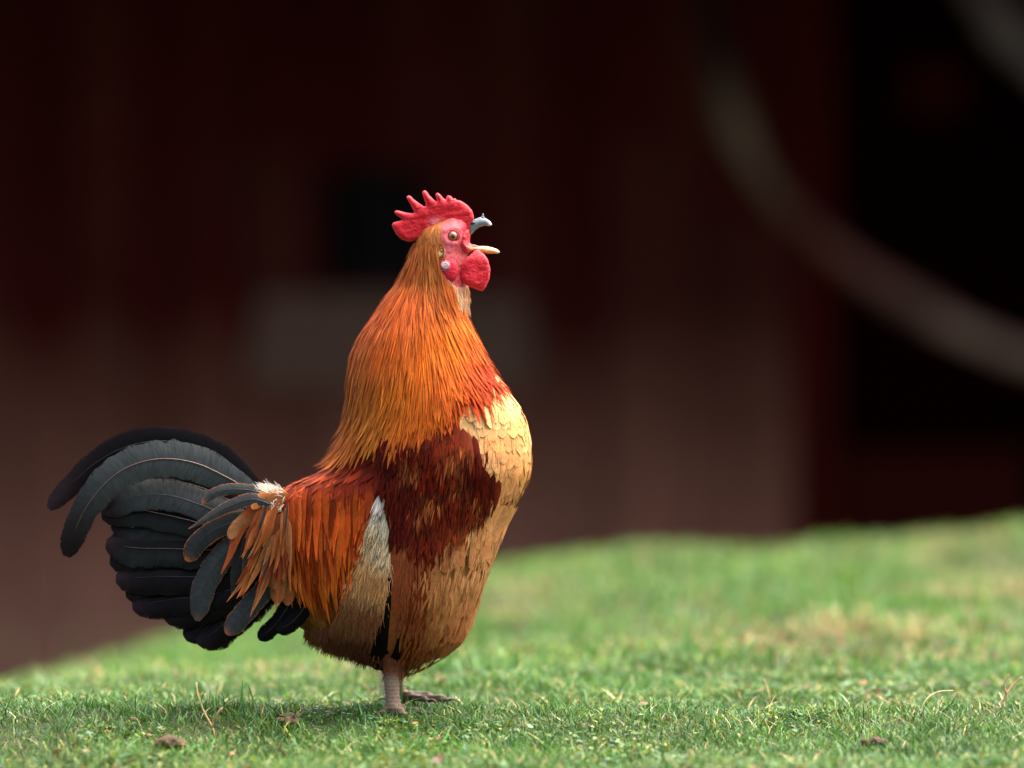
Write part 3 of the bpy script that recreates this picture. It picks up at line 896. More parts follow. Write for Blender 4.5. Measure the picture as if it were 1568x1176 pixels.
def scatter(n):
    """area-even random points on the skin"""
    th = rng.uniform(0, 2 * np.pi, n * 4); py = rng.uniform(345, 1024, n * 4)
    cx, a, W = prof(py)
    dens = np.sqrt((a * np.sin(th)) ** 2 + (W * np.cos(th)) ** 2)
    keep = rng.random(n * 4) < dens / dens.max()
    return th[keep][:n], py[keep][:n]

def thin(P, spacing):
    """greedy Poisson thinning of points (m,3)"""
    cell = {}; out = []
    for k, p in enumerate(P):
        key = tuple((p // spacing).astype(int))
        ok = True
        for dx in (-1, 0, 1):
            for dy in (-1, 0, 1):
                for dz in (-1, 0, 1):
                    for q in cell.get((key[0] + dx, key[1] + dy, key[2] + dz), ()):
                        if ((P[q] - p) ** 2).sum() < spacing * spacing: ok = False; break
                    if not ok: break
                if not ok: break
            if not ok: break
        if ok:
            cell.setdefault(key, []).append(k); out.append(k)
    return np.array(out, int)

ALLTH, ALLPY = scatter(60000)
ALLP = surf(ALLTH, ALLPY)
ALLPX = PX(ALLP[:, 0])

def dir_const(dx, dz, out_y=0.0):
    def f(P, n):
        d = np.zeros_like(P); d[..., 0] = dx; d[..., 2] = dz
        d[..., 1] = out_y * np.sign(P[..., 1])
        return d
    return f

def group(poly, spacing, name, length, width, kind, dirf, anchors, lift=(.0005, .003), N=7, us=US3, vary=.15, tip=None, edge=None, shaft=None, cup=.2, hue=None, extra=None, limit=300, lenvar=.15, rest=None, wob=.1, mask=None):
    m = in_poly(poly, ALLPX, ALLPY)
    if mask is not None: m &= mask
    idx = np.where(m)[0]
    idx = idx[thin(ALLP[idx], spacing / S)]
    P = ALLP[idx]
    n = len(P)
    ln = length / S * rng.uniform(1 - lenvar, 1 + lenvar, n); wd = width / S * rng.uniform(.85, 1.15, n)
    nn_ = normal(ALLTH[idx], ALLPY[idx])
    d = dirf(P, nn_); d = d - (d * nn_).sum(-1, keepdims=True) * nn_; d /= np.linalg.norm(d, axis=-1, keepdims=True) + 1e-9
    V, C, t = march(P - d * (ln * .55)[:, None], dirf, ln, wd, kind, N, lift, cup, us, wob=wob)
    tipx, tipy = PX(C[:, int(N * .75), 0]), PY(C[:, int(N * .75), 2])
    base = idw(anchors, tipx, tipy)
    if extra is not None: base = extra(base, tipx, tipy)
    pg = pig_grid(base, V, tip=tip, edge=edge, shaft=shaft, vary=vary, hue=hue)
    put_feathers(name, V, pg, ln, us, limit=limit, rest=rest)

down = dir_const(-.12, -1)
# ---- wing underlay and flank (everything below, covers the far side as well)
FLOOR = [(398, 770), (830, 760), (760, 850), (700, 985), (640, 1020), (590, 1028), (480, 975), (420, 920)]
group(FLOOR, 15, 'flank_feather', 46, 24, 'round', dir_const(-.15, -1),
      [(620, 900, (140, 72, 40)), (700, 900, (200, 138, 84)), (660, 1000, (140, 72, 34)), (520, 960, (122, 70, 34)), (560, 850, (188, 134, 76)), (430, 850, (166, 98, 54)), (740, 820, (196, 130, 80)), (580, 1010, (96, 46, 20))],
      lift=(.0003, .002), limit=120)
# ---- breast
BREAST = [(750, 566), (790, 590), (840, 660), (840, 760), (790, 812), (752, 850), (742, 800), (752, 757), (737, 726), (733, 700), (712, 690), (686, 666), (690, 630), (712, 600), (737, 620), (745, 590)]
BA = [(770, 600, (232, 190, 122)), (800, 650, (224, 168, 104)), (720, 650, (202, 156, 104)), (760, 680, (208, 146, 86)), (805, 720, (204, 140, 80)), (770, 760, (190, 126, 74)), (790, 780, (186, 124, 72)), (755, 820, (168, 106, 62)), (735, 700, (210, 154, 100))]
group(BREAST, 11, 'breast_feather', 44, 23, 'round', dir_const(-.22, -1), BA, lift=(.0006, .0016), N=8, us=US5, vary=.10, tip=(1.06, 1.1, 1.16), edge=(.2, lin((236, 192, 124))), cup=.08, hue=(.01, .0, .04), wob=.06)
# ---- wing bow: dark maroon, a few rust and tan
MAROON = [(590, 668), (640, 680), (690, 655), (722, 690), (740, 726), (755, 757), (746, 778), (722, 800), (706, 824), (676, 838), (664, 852), (640, 846), (608, 828), (598, 770), (588, 745)]
MA = [(610, 720, (74, 10, 2)), (680, 720, (88, 16, 4)), (720, 740, (64, 6, 0)), (640, 800, (72, 8, 2)), (690, 790, (92, 20, 6)), (610, 800, (70, 8, 2)), (700, 690, (112, 34, 10)), (705, 830, (140, 62, 28)), (660, 840, (104, 30, 12))]
TANS = [(643, 792, 7), (657, 776, 6), (632, 726, 7), (700, 748, 6), (690, 712, 8), (672, 770, 5), (712, 700, 6), (660, 660, 7), (722, 770, 5)]
def tan_spots(base, x, y):
    f = np.zeros(len(x))
    for a, b, r in TANS: f = np.maximum(f, np.exp(-((x - a) ** 2 + (y - b) ** 2) / (r * r * 2.2)))
    f = (f * .75)[:, None]
    return base * (1 - f) + lin((176, 96, 48)) * f
group(MAROON, 8.5, 'wing_bow_feather', 44, 13, 'lance', dir_const(-.05, -1), MA, lift=(.0050, .0022), N=7, vary=.26, extra=tan_spots, hue=(.0, .2, .2), cup=.1)
# ---- band of dark feathers over the back, between hackle and saddle
BACK = [(440, 752), (478, 728), (505, 730), (545, 705), (600, 670), (602, 748), (560, 752), (490, 762), (446, 772)]
group(BACK, 9, 'back_feather', 44, 14, 'lance', dir_const(-.75, -.75, .25), [(560, 728, (92, 20, 6)), (500, 745, (150, 60, 24)), (460, 755, (166, 72, 32)), (590, 735, (80, 12, 4)), (530, 735, (130, 44, 16))], lift=(.002, .003), vary=.3)
# ---- lesser row of tan wing coverts
COVERT = [(662, 846), (706, 820), (744, 776), (772, 796), (756, 838), (738, 852), (700, 848)]
group(COVERT, 12, 'wing_covert', 52, 30, 'broad', dir_const(-.08, -1), [(680, 850, (164, 98, 56)), (720, 850, (192, 128, 78)), (750, 820, (200, 138, 86)), (700, 830, (146, 72, 38))], lift=(.0052, .0012), N=8, us=US5, vary=.08, edge=(.2, lin((190, 130, 80))), cup=.1)

# ---- traced feathers: shaft line, half width, kind ----
def traced(name, pts, hw, ys, kind, base, mat=M_FEATHER, N=22, us=US7, cup=.18, tilt=0.0, edge=None, tipc=None, quill=None, spots=None, core=None, sheen_vane=None, soft=False):
    """pts image units; ys: one depth, a list per point, or ('skin', lift)"""
    P = np.asarray(pts, float)
    if isinstance(ys, tuple): yy = near_y(P[:, 0], P[:, 1]) - ys[1]
    else: yy = np.broadcast_to(np.asarray(ys, float), (len(P),))
    W3 = np.stack([X(P[:, 0]), yy, Z(P[:, 1])], 1)
    C = catmull(W3, N + 1)
    T = np.gradient(C, axis=0); T /= np.linalg.norm(T, axis=1)[:, None]
    t = np.linspace(0, 1, N + 1)
    w = hw / S * wprofile(t, kind)
    B = np.array([0, -1.0, 0]); A = np.cross(T, B); A /= np.linalg.norm(A, axis=1)[:, None] + 1e-9
    Nn = np.cross(A, T); Nn *= np.sign(-Nn[:, 1:2] + 1e-9)
    A2 = A * math.cos(tilt) + Nn * math.sin(tilt)
    jag = 1 + rng.normal(0, .04 if mat is M_TAIL else .014, (N + 1, len(us))); jag[:, 1:-1] = 1
    V = C[:, None] + (us[None, :] * w[:, None] * jag)[..., None] * A2[:, None] - ((us ** 2)[None, :] * w[:, None] * cup)[..., None] * Nn[:, None]
    nrm = None
    if isinstance(ys, tuple) and soft:
        th_, py_ = proj(C); ns = normal(th_, py_)
        nrm = ns[:, None] + (.22 * us)[None, :, None] * A2[:, None]
        nrm /= np.linalg.norm(nrm, axis=-1, keepdims=True)
    if isinstance(ys, tuple) and soft:
        V[..., 1] = near_y(PX(V[..., 0]), PY(V[..., 2])) - ys[1] * (1 - .35 * us[None, :] ** 2)
    L = np.linalg.norm(np.diff(C, axis=0), axis=1).sum()
    K = len(us)
    c = np.tile(np.asarray(base, float), (N + 1, K, 1))
    if sheen_vane is not None:      # lower vane recoloured: sheen painted into the colour
        f = (us < -.01)[None, :, None] * np.ones((N + 1, 1, 1)); c = c * (1 - f) + np.asarray(sheen_vane) * f
    if core is not None:
        f = (np.abs(us) < .5)[None, :, None] * (1 - smooth(.6, .95, t))[:, None, None] * np.ones((N + 1, 1, 1)); c = c * (1 - f) + np.asarray(core) * f
    if tipc is not None:
        f = smooth(tipc[0], 1, t)[:, None, None]; c = c * (1 - f) + np.asarray(tipc[1]) * f
    if edge is not None:
        e = (np.abs(us) > .9)[None, :, None] * np.ones((N + 1, 1, 1)) * edge[0]
        e = np.maximum(e, (smooth(.93, 1, t) * edge[0])[:, None, None] * np.ones((1, K, 1)))
        c = c * (1 - e) + np.asarray(edge[1]) * e
    F = strips(V[None])
    fm = F[len(F) // 2 + 1]; v0 = V.reshape(-1, 3)[fm]
    if nrm is not None and np.dot(np.cross(v0[1] - v0[0], v0[3] - v0[0]), nrm.reshape(-1, 3)[fm[0]]) < 0: F = F[:, ::-1]
    uv = np.stack([np.tile(us[None], (N + 1, 1)), np.tile((t * L * 100)[:, None], (1, K))], -1).reshape(-1, 2)
    o = obj(name, mesh_np(name, V.reshape(-1, 3) - RO, F, c.reshape(-1, 3), np.full(V.shape[0] * K, rng.random()), uv, nrm=nrm), mat, rooster)
    if quill is not None:
        qv, qf = tube(C[: int(N * .93)] + Nn[: int(N * .93)] * 0.0004, np.linspace(quill[0], quill[0] * .3, int(N * .93)) / S, 6)
        obj('quill', mesh_np('quill', qv - RO, qf, np.tile(lin(quill[1]), (len(qv), 1))), M_HORN, o)
    return o

# flight feathers of the folded wing
def r4(pts): return [(340 + x / 3.267, 700 + y / 3.267) for x, y in pts]
FLIGHT = [
    (r4([(1230, 400), (1230, 600), (1180, 800), (1090, 960)]), 26, .0030, (200, 138, 86)),
    (r4([(1170, 400), (1160, 600), (1110, 820), (1020, 1000)]), 32, .0034, (196, 134, 80)),
    (r4([(1090, 380), (1080, 600), (1040, 820), (985, 1005)]), 31, .0038, (190, 126, 74)),
    (r4([(1030, 380), (1010, 600), (985, 830), (955, 1010)]), 24, .0041, (138, 64, 31)),
    (r4([(975, 380), (955, 600), (945, 830), (930, 1015)]), 20, .0045, (124, 50, 24)),
    (r4([(925, 360), (915, 600), (905, 820), (890, 960)]), 17, .0049, (128, 56, 30)),
    (r4([(885, 350), (878, 560), (868, 780), (856, 985)]), 13, .0054, (142, 76, 43)),
]
for pts, hw, lf, c in FLIGHT:
    traced('flight_feather', pts, hw, ('skin', lf), 'broad', lin(c), N=18, cup=.10, tilt=-.06, edge=(.25, lin(c) * 1.1), soft=True)
# rows of smaller tips over the red-brown panel
for (x, y) in ((905, 470), (945, 480), (885, 560), (925, 600), (905, 690), (880, 730)):
    traced('wing_covert', r4([(x + 6, y - 120), (x + 3, y), (x, y + 70)]), 12, ('skin', .0064), 'round', lin((140, 66, 36)), N=10, cup=.1, edge=(.3, lin((166, 92, 54))), soft=True)
# dark wing tips
BLK = np.array([.003, .0026, .0028])
traced('wing_tip_feather', r4([(848, 590), (834, 720), (808, 860), (790, 960), (786, 1064)]), 19, ('skin', .0062), 'drop', BLK, M_TAIL, N=18)
traced('wing_tip_feather', r4([(896, 850), (888, 920), (872, 990), (850, 1045)]), 8.5, ('skin', .0080), 'drop', BLK, M_TAIL, N=12)
traced('wing_tip_feather', r4([(700, 940), (690, 980), (700, 1020)]), 12, ('skin', .003), 'round', BLK, M_TAIL, N=10)
traced('wing_tip_feather', r4([(1345, 330), (1355, 400), (1350, 480)]), 9, .02, 'round', np.array([.02, .014, .012]), M_TAIL, N=10)

# fine loose barbs that blend the zones of the breast and wing into each other
FB = [(620, 900, (140, 68, 38)), (600, 960, (146, 80, 46)), (690, 900, (196, 134, 82)), (660, 1000, (130, 68, 34)), (720, 860, (204, 144, 92)), (635, 940, (126, 54, 28)), (690, 960, (172, 106, 60)), (745, 820, (204, 144, 90)), (665, 900, (188, 122, 70)), (640, 860, (140, 66, 38))]
mm = (in_poly(BREAST, ALLPX, ALLPY) | in_poly(MAROON, ALLPX, ALLPY) | in_poly(COVERT, ALLPX, ALLPY) | (in_poly(FLOOR, ALLPX, ALLPY) & (ALLPX > 613) & (ALLPY > 830)))
ib = np.where(mm)[0]; ib = ib[thin(ALLP[ib], 3.6 / S)]
PB = ALLP[ib]; nb = len(ib)
lb_ = rng.uniform(13, 30, nb) / S
jx, jy = ALLPX[ib] + rng.normal(0, 5, nb), ALLPY[ib] + 10 + rng.normal(0, 6, nb)
inM, inB = in_poly(MAROON, jx, jy), in_poly(BREAST, jx, jy)
inM |= ~inB & (jy < 790) & (jx < 730)
kp = np.where(inB, rng.random(nb) < .12, inM | (rng.random(nb) < .45)); ib, PB, lb_, jx, jy, inM, inB = ib[kp], PB[kp], lb_[kp], jx[kp], jy[kp], inM[kp], inB[kp]; nb = len(ib)
cb = np.where(inB[:, None], idw(BA, jx, jy), np.where(inM[:, None], tan_spots(idw(MA, jx, jy), jx, jy), idw(FB, jx, jy)))
lf0 = np.where(inB, .0018, np.where(inM, .0078, .0064))
dk_ = 1 - .4 * (rng.random(nb) < .2) * inM
lsave = []
for flag in (0, 1, 2):
    q = np.where([(inB), (inM & ~inB), ~(inB | inM)][flag])[0]
    V, C, t = march(PB[q], dir_const(-.14, -1), lb_[q], rng.uniform(1.8, 4.2, len(q)) / S, 'lance', 5, (float(lf0[q][0]), .0008), .1, US3, twist=.1, wob=.13)
    nm = ['breast_barb', 'wing_bow_barb', 'wing_barb'][flag]
    put_feathers(nm, V, pig_grid(cb[q] * dk_[q][:, None] * np.exp(rng.normal(0, [.07, .26, .09][flag], len(q)))[:, None], V, vary=.03), lb_[q], US3, limit=0, rest=nm + 's')

# ---- tail ----
def r3(pts): return [(40 + x / 3.266, 640 + y / 3.266) for x, y in pts]
TEAL = np.array([.034, .039, .039]); DK = np.array([.0026, .0019, .0020]); PUR = np.array([.0056, .0032, .0036])  # TEAL carries sky sheen on black feathers as painted-in colour
EDGE_O = lin((150, 84, 40))
Q = (1.5, (92, 66, 54))
R_ = rooster
traced('tail_feather', r3([(1230, 520), (1150, 370), (1010, 235), (840, 150), (660, 115), (480, 150), (330, 235), (215, 345), (110, 455)]), 23, [.0, .004, .010, .012, .014, .014, .012, .010, .008], 'sickle', DK * .8, M_TAIL, 34, tilt=-.08, tipc=(.7, PUR * 2.2), quill=(1.0, (34, 26, 26)), edge=(.2, PUR * 4))
traced('tail_feather', r3([(1230, 470), (1090, 345), (960, 270), (860, 226), (740, 203), (620, 210), (500, 252), (400, 328), (310, 440), (250, 560), (205, 692)]), 28, [-.01, -.016, -.020, -.022, -.024, -.024, -.022, -.020, -.016, -.012, -.008], 'sickle', TEAL, M_TAIL, 38, tilt=-.15, tipc=(.62, PUR * 1.6), quill=(1.2, (104, 78, 66)))
FAN = [
    ([(1200, 500), (1000, 400), (820, 330), (660, 318), (520, 370), (430, 470)], 20, .004, DK, 0),
    ([(1200, 520), (1000, 440), (820, 390), (640, 410), (480, 470), (400, 520)], 20, .002, DK, 0),
    ([(1200, 560), (1000, 480), (860, 425), (740, 388), (620, 380), (500, 405), (400, 480)], 20, -.012, TEAL * .75, 1),
    ([(1200, 600), (1000, 560), (840, 515), (700, 482), (540, 457), (380, 490)], 22, -.008, DK, 2),
    ([(1200, 640), (1000, 620), (840, 585), (680, 560), (540, 560), (430, 530)], 19, -.004, TEAL * .42, 0),
    ([(1200, 660), (1020, 660), (860, 655), (700, 650), (560, 648), (402, 628)], 25, -.009, DK, 2),
    ([(1200, 700), (1020, 710), (860, 722), (700, 716), (560, 715), (420, 712)], 20, -.006, PUR, 0),
    ([(1200, 740), (1020, 770), (860, 790), (700, 790), (580, 795), (452, 800)], 23, -.011, DK, 0),
    ([(1200, 780), (1020, 820), (860, 850), (720, 850), (600, 860), (500, 880)], 21, -.007, PUR * 1.1, 0),
    ([(1200, 800), (1040, 850), (900, 890), (760, 900), (640, 920), (535, 940)], 22, -.012, DK, 1),
    ([(1220, 820), (1060, 880), (940, 930), (820, 960), (690, 985)], 22, -.013, DK * .8, 0),
    ([(1220, 840), (1080, 910), (970, 980), (880, 1040), (795, 1098)], 20, -.010, DK, 0),
    ([(1240, 850), (1120, 920), (1020, 1000), (940, 1070), (858, 1118)], 21, -.015, DK * 1.2, 1),
]
for pts, hw, y, c, ql in FAN:
    n = len(pts)
    yy = np.linspace(y - .012, y, n)
    traced('tail_feather', r3(pts), hw * 1.25, yy, 'broad', c, M_TAIL, 26, tilt=-.32, cup=.22, tipc=(.8, PUR * 1.5), edge=(.35, PUR * 3.2), sheen_vane=(TEAL * .28 if ql == 2 else None),
           quill=((.8, (88, 70, 60)) if ql == 2 else (.7, (36, 29, 29))))
    # the same feather on the far side of the fan
    traced('tail_feather', [(a + 6, b + 3) for a, b in r3(pts)], hw * 1.25, -yy + .012, 'broad', c, M_TAIL, 16, tilt=.32, cup=-.22, tipc=(.8, PUR * 1.5))
# coverts hanging over the root of the tail
CO = [
    ([(1240, 400), (1150, 362), (1040, 352), (950, 372), (888, 425)], 10, -.030, TEAL, 'round', .9),
    ([(1240, 430), (1140, 402), (1020, 440), (920, 495), (822, 550)], 11.5, -.034, TEAL * .9, 'lance', .95),
    ([(1200, 470), (1060, 510), (940, 560), (860, 630), (812, 712)], 18, -.027, TEAL * .55, 'broad', .9),
    ([(1180, 560), (1040, 640), (950, 740), (890, 860), (862, 1010)], 22, -.024, TEAL * .85, 'round', .25),
    ([(1160, 520), (1135, 640), (1110, 770), (1092, 892)], 12, -.034, TEAL * .9, 'lance', .8),
    ([(1100, 560), (1080, 680), (1050, 790), (1035, 880)], 13, -.028, TEAL * .5, 'lance', .35),
    ([(1230, 600), (1200, 690), (1150, 760), (1120, 820)], 11, -.036, TEAL * .3, 'lance', .9),
    ([(1290, 740), (1220, 830), (1130, 930), (1010, 1075)], 19, -.030, TEAL * .85, 'broad', .7),
    ([(1350, 880), (1300, 960), (1250, 1030), (1168, 1102)], 15, -.022, DK * .7, 'broad', 0),
    ([(1420, 880), (1390, 950), (1340, 1010), (1260, 1060)], 16, -.030, DK * .7, 'broad', 0),
]
for pts, hw, y, c, kd, ed in CO:
    traced('tail_covert', r3(pts), hw * .88, np.linspace(y - .006, y, len(pts)), kd, c, M_TAIL, 20, tilt=-.25, cup=.25,
           edge=((ed, EDGE_O) if ed else None), quill=(.6, (60, 46, 40)))
# rust coloured narrow feathers with orange fringes
RU = [([(1210, 400), (1130, 470), (1070, 570), (1030, 680), (985, 775)], 8, (176, 84, 40)),
      ([(1260, 420), (1190, 500), (1130, 600), (1090, 700)], 7, (170, 84, 44)),
      ([(1290, 470), (1230, 560), (1190, 660), (1140, 740)], 8, (162, 88, 54)),
      ([(1200, 430), (1110, 500), (1050, 560), (1030, 600)], 11, (160, 106, 62)),
      ([(1320, 375), (1250, 385), (1180, 405), (1140, 450)], 10, (206, 126, 70)),
      ([(1310, 400), (1250, 420), (1200, 480), (1170, 560)], 10, (190, 116, 70)),
      ([(1290, 560), (1260, 660), (1240, 760), (1250, 850)], 14, (166, 106, 60)),
      ([(1300, 640), (1280, 740), (1270, 840), (1262, 920)], 13, (160, 98, 54)),
      ([(1340, 680), (1330, 780), (1320, 860), (1315, 930)], 11, (150, 84, 42)),
      ([(1270, 480), (1240, 580), (1210, 680), (1190, 780)], 10, (156, 78, 44)),
      ([(1330, 520), (1310, 620), (1290, 720), (1285, 800)], 12, (170, 96, 54))]
for pts, hw, c in RU:
    traced('rump_feather', r3(pts), hw, np.linspace(-.036, -.040, len(pts)), 'lance' if hw < 9 else 'round', lin(c) * .72, N=16, tilt=-.1, cup=.3, core=lin(c) * .5, edge=(.35, lin(c)))

n = 56
rx_ = rng.uniform(398, 446, n); ry_ = np.interp(rx_, [398, 446], [775, 762]) + rng.uniform(0, 90, n)
for k in range(n):
    L_ = rng.uniform(45, 85); a_ = np.interp(rx_[k], [398, 446], [.55, .05]) + rng.normal(0, .1)
    c_ = lin([(178, 92, 40), (168, 106, 60), (146, 64, 28), (196, 112, 54)][k % 4]) * math.exp(rng.normal(0, .15))
    yb_ = -.040 - .004 * rng.random() - .012 * (rx_[k] - 398) / 48
    traced('rump_feather', [(rx_[k], ry_[k]), (rx_[k] - a_ * L_ * .4, ry_[k] + L_ * .5), (rx_[k] - a_ * L_, ry_[k] + L_)], rng.uniform(2.5, 5.5), [yb_ + .006, yb_, yb_ - .002], 'lance', c_ * (.35 + .5 * ((k * 7) % 10) / 10), N=10, cup=.3, core=(TEAL * .5 if k % 6 < 1 else c_ * .45), tipc=(.75, c_ * .8))

# ---- saddle hackles: long pointed orange feathers hanging over the flank
n = 270
u = rng.random(n)
rx_ = 434 + u * 142 + rng.normal(0, 3, n)
ry_ = np.interp(rx_, [425, 470, 520, 560, 592], [758, 742, 738, 738, 742]) + rng.uniform(-4, 90, n) * rng.random(n)
maxtip = np.interp(rx_, [425, 450, 475, 500, 530, 552, 570, 590], [920, 940, 955, 950, 930, 880, 815, 770])
ln = np.minimum(maxtip - ry_, rng.uniform(85, 190, n)) * rng.uniform(.82, 1.0, n)
sel = ln > 40; rx_, ry_, ln, u = rx_[sel], ry_[sel], ln[sel], u[sel]
n = len(rx_)
P0 = np.stack([X(rx_), near_y(rx_, ry_), Z(ry_)], 1)
P0 = np.vstack([P0, P0 * np.array([1, -1, 1])]); ln2 = np.r_[ln, ln] / S
def dsad(P, nn_):
    px = PX(P[..., 0])
    d = np.zeros_like(P); d[..., 2] = -1; d[..., 0] = np.interp(px, [420, 450, 500, 560, 600], [.04, .12, .12, -.10, -.30])
    return d
V, C, t = march(P0, dsad, ln2, rng.uniform(11, 16, 2 * n) / S, 'lance', 12, (.004, .005), .2, US3, twist=.12, wob=.05)
SA = [(470, 800, (196, 84, 26)), (540, 800, (204, 86, 22)), (450, 780, (160, 70, 36)), (570, 770, (142, 50, 18)), (500, 900, (188, 84, 24)), (580, 800, (150, 56, 20)), (520, 960, (180, 84, 30)), (440, 900, (186, 90, 34)), (500, 770, (180, 66, 22))]
base = idw(SA, PX(C[:, 8, 0]), PY(C[:, 8, 2]))
dkm = rng.random(2 * n) < .28
base[dkm] *= np.array([.42, .28, .25])
pg = pig_grid(base, V, tip=(1.15, 1.25, 1.3), tipstart=.6, root=(.42, lin((104, 28, 10))), vary=.2, hue=(.02, .12, .1), shaft=(.35, (.7, .55, .5)))
put_feathers('saddle_feather', V, pg, ln2, US3, limit=260, rest='saddle_plumage')

# ---- neck hackles
BXs = [470, 500, 538, 567, 593, 601, 606, 618, 630, 642, 660, 677, 688, 700, 711, 722, 729, 737, 743, 756, 790]
BYs = [742, 746, 732, 716, 694, 698, 728, 724, 716, 696, 690, 692, 668, 640, 622, 632, 642, 640, 604, 580, 560]
m = (ALLPY > 372) & (ALLPY < 640) & ~in_poly(FACE, ALLPX, ALLPY) & ~in_poly(THROAT, ALLPX, ALLPY)
lim = np.interp(ALLPX, BXs, BYs)
m &= ALLPY < lim - 25
m &= ~((ALLPX > 690) & (ALLPY < 470))
idx = np.where(m)[0]
idx = idx[thin(ALLP[idx], 5.6 / S)]
P0 = ALLP[idx]; n = len(idx)
py0 = ALLPY[idx]
ln = np.interp(py0, [372, 420, 480, 560, 640], [34, 52, 82, 112, 120]) * rng.uniform(.8, 1.15, n)
def dneck(P, nn_):
    px, py = PX(P[..., 0]), PY(P[..., 2])
    d = np.zeros_like(P); d[..., 2] = -1
    c = np.interp(py, [370, 450, 560, 640, 720], [.05, .0, .0, -.10, -.32])
    fan = np.interp(px, [500, 560, 640, 700, 760], [-.25, -.12, 0, .22, .5]) * smooth(740, 480, py)
    d[..., 0] = c * np.interp(px, [500, 580, 650], [1, .8, .1]) + fan
    return d
# shorten to end at the hackle's lower border
ex = PX(P0[:, 0]) + np.interp(PX(P0[:, 0]), [520, 640, 740], [-14, 0, 14])
end = np.interp(ex, BXs, BYs) + rng.normal(-6, 15, n).clip(-40, 16)
ln = np.minimum(ln, end - py0)
sel = ln > 22
P0, ln, py0 = P0[sel], ln[sel] / S, py0[sel]; n = len(P0)
wd = np.interp(py0, [372, 430, 520, 640], [7, 8.5, 10, 10.5]) / S * rng.uniform(.8, 1.2, n)
lift1 = np.interp(py0, [372, 460, 560, 620], [.0012, .0018, .0038, .0074])
V, C, t = march(P0, dneck, ln, wd, 'lance', 10, (.0012, lift1), .14, US3, twist=.07, wob=.035)
HA = [(650, 375, (150, 84, 36)), (630, 420, (160, 82, 34)), (660, 430, (164, 92, 40)), (680, 460, (160, 78, 28)), (620, 480, (184, 84, 34)), (570, 500, (186, 90, 44)), (600, 540, (186, 84, 24)), (545, 560, (176, 90, 40)), (540, 620, (176, 98, 38)), (535, 680, (180, 98, 38)),
      (560, 660, (178, 104, 34)), (600, 620, (182, 100, 26)), (640, 570, (196, 96, 20)), (690, 540, (206, 104, 22)), (660, 640, (182, 88, 20)), (680, 680, (168, 70, 18)), (720, 600, (186, 70, 18)), (745, 580, (170, 52, 14)), (730, 630, (172, 58, 16)), (715, 520, (196, 98, 26)), (505, 725, (180, 86, 32)), (620, 700, (174, 86, 26)), (700, 600, (192, 88, 20))]
base = idw(HA, PX(C[:, 7, 0]), PY(C[:, 7, 2]))
dk = rng.random(n) < .12
base[dk] *= np.array([.62, .5, .45])
pg = pig_grid(base, V, tip=(1.04, 1.03, 1.0), tipstart=.55, vary=.13, hue=(.02, .09, .12), shaft=(.35, (.74, .62, .6)))
vis = (PY(C[:, 5, 2]))
put_feathers('hackle_feather', V, pg, ln, US3, limit=300, rest='hackle_plumage', order=-ln)

# fine loose barbs over the hackles
q = rng.integers(0, n, 2600)
P1 = P0[q] + rng.normal(0, 2.5 / S, (2600, 3)); l1 = ln[q] * rng.uniform(.5, .98, 2600)
V, C, t = march(P1, dneck, l1, rng.uniform(1.6, 3.4, 2600) / S, 'lance', 8, (.0022, lift1[q] * 1.15), .1, US3, twist=.1, wob=.06)
base = idw(HA, PX(C[:, 5, 0]), PY(C[:, 5, 2])) * np.exp(rng.normal(0, .22, 2600))[:, None]
put_feathers('hackle_barb', V, pig_grid(base, V, vary=.05, hue=(.02, .1, .2)), l1, US3, limit=0, rest='hackle_barbs')

# ---- short feathers of the crown and cheek, and the bristly throat
m = (ALLPY > 342) & (ALLPY < 470) & ~in_poly(FACE, ALLPX, ALLPY)
idx = np.where(m)[0]; idx = idx[thin(ALLP[idx], 3.0 / S)]
P0 = ALLP[idx]; n = len(idx)
ln = rng.uniform(11, 19, n) / S
V, C, t = march(P0, dneck, ln, rng.uniform(3.4, 5, n) / S, 'lance', 4, (.0002, .0004), .15, US3, wob=.08)
base = idw([(650, 370, (150, 86, 36)), (640, 400, (140, 78, 32)), (668, 400, (158, 98, 46)), (660, 430, (160, 90, 42)), (610, 440, (150, 76, 34)), (705, 460, (214, 170, 124)), (695, 445, (196, 132, 92)), (680, 450, (164, 86, 34)), (672, 360, (164, 98, 50))], PX(C[:, 2, 0]), PY(C[:, 2, 2]))
put_feathers('crown_feather', V, pig_grid(base, V, vary=.2, hue=(.0, .08, .1)), ln, US3, limit=0, rest='crown_plumage')
# ---- down: fluffy strands
def strands(name, P, D, ln, wd, cols, bend=.4):
    n = len(P); N = 4
    t = np.linspace(0, 1, N)[None, :, None]
    side = rng.normal(0, 1, (n, 3)); side -= (side * D).sum(1, keepdims=True) * D; side /= np.linalg.norm(side, axis=1)[:, None]
    C = P[:, None] + D[:, None] * (ln[:, None, None] * t) + side[:, None] * (ln[:, None, None] * t ** 2 * bend * rng.uniform(-.5, .5, (n, 1, 1))) + np.array([0, 0, -1])[None, None] * (ln[:, None, None] * t ** 2 * .25)
    Wv = np.cross(D, np.array([0, -1, 0.15])); Wv /= np.linalg.norm(Wv, axis=1)[:, None] + 1e-9
    w = (wd[:, None] * (1 - t[..., 0] * .85))[..., None] * .5
    V = np.stack([C - Wv[:, None] * w, C + Wv[:, None] * w], 2)
    F = strips(V[:1])
    Fb = (F[None] + (np.arange(n) * N * 2)[:, None, None]).reshape(-1, 4)
    o = obj(name, mesh_np(name, V.reshape(-1, 3) - RO, Fb, np.repeat(cols, N * 2, axis=0)), M_FLUFF, rooster)
    o['kind'] = 'stuff'
FL = r4([(812, 150), (838, 190), (858, 340), (862, 480), (848, 620), (835, 690), (770, 880), (730, 1020), (640, 990), (520, 955), (430, 900), (420, 850), (560, 840), (620, 700), (640, 600), (680, 420), (735, 280)])
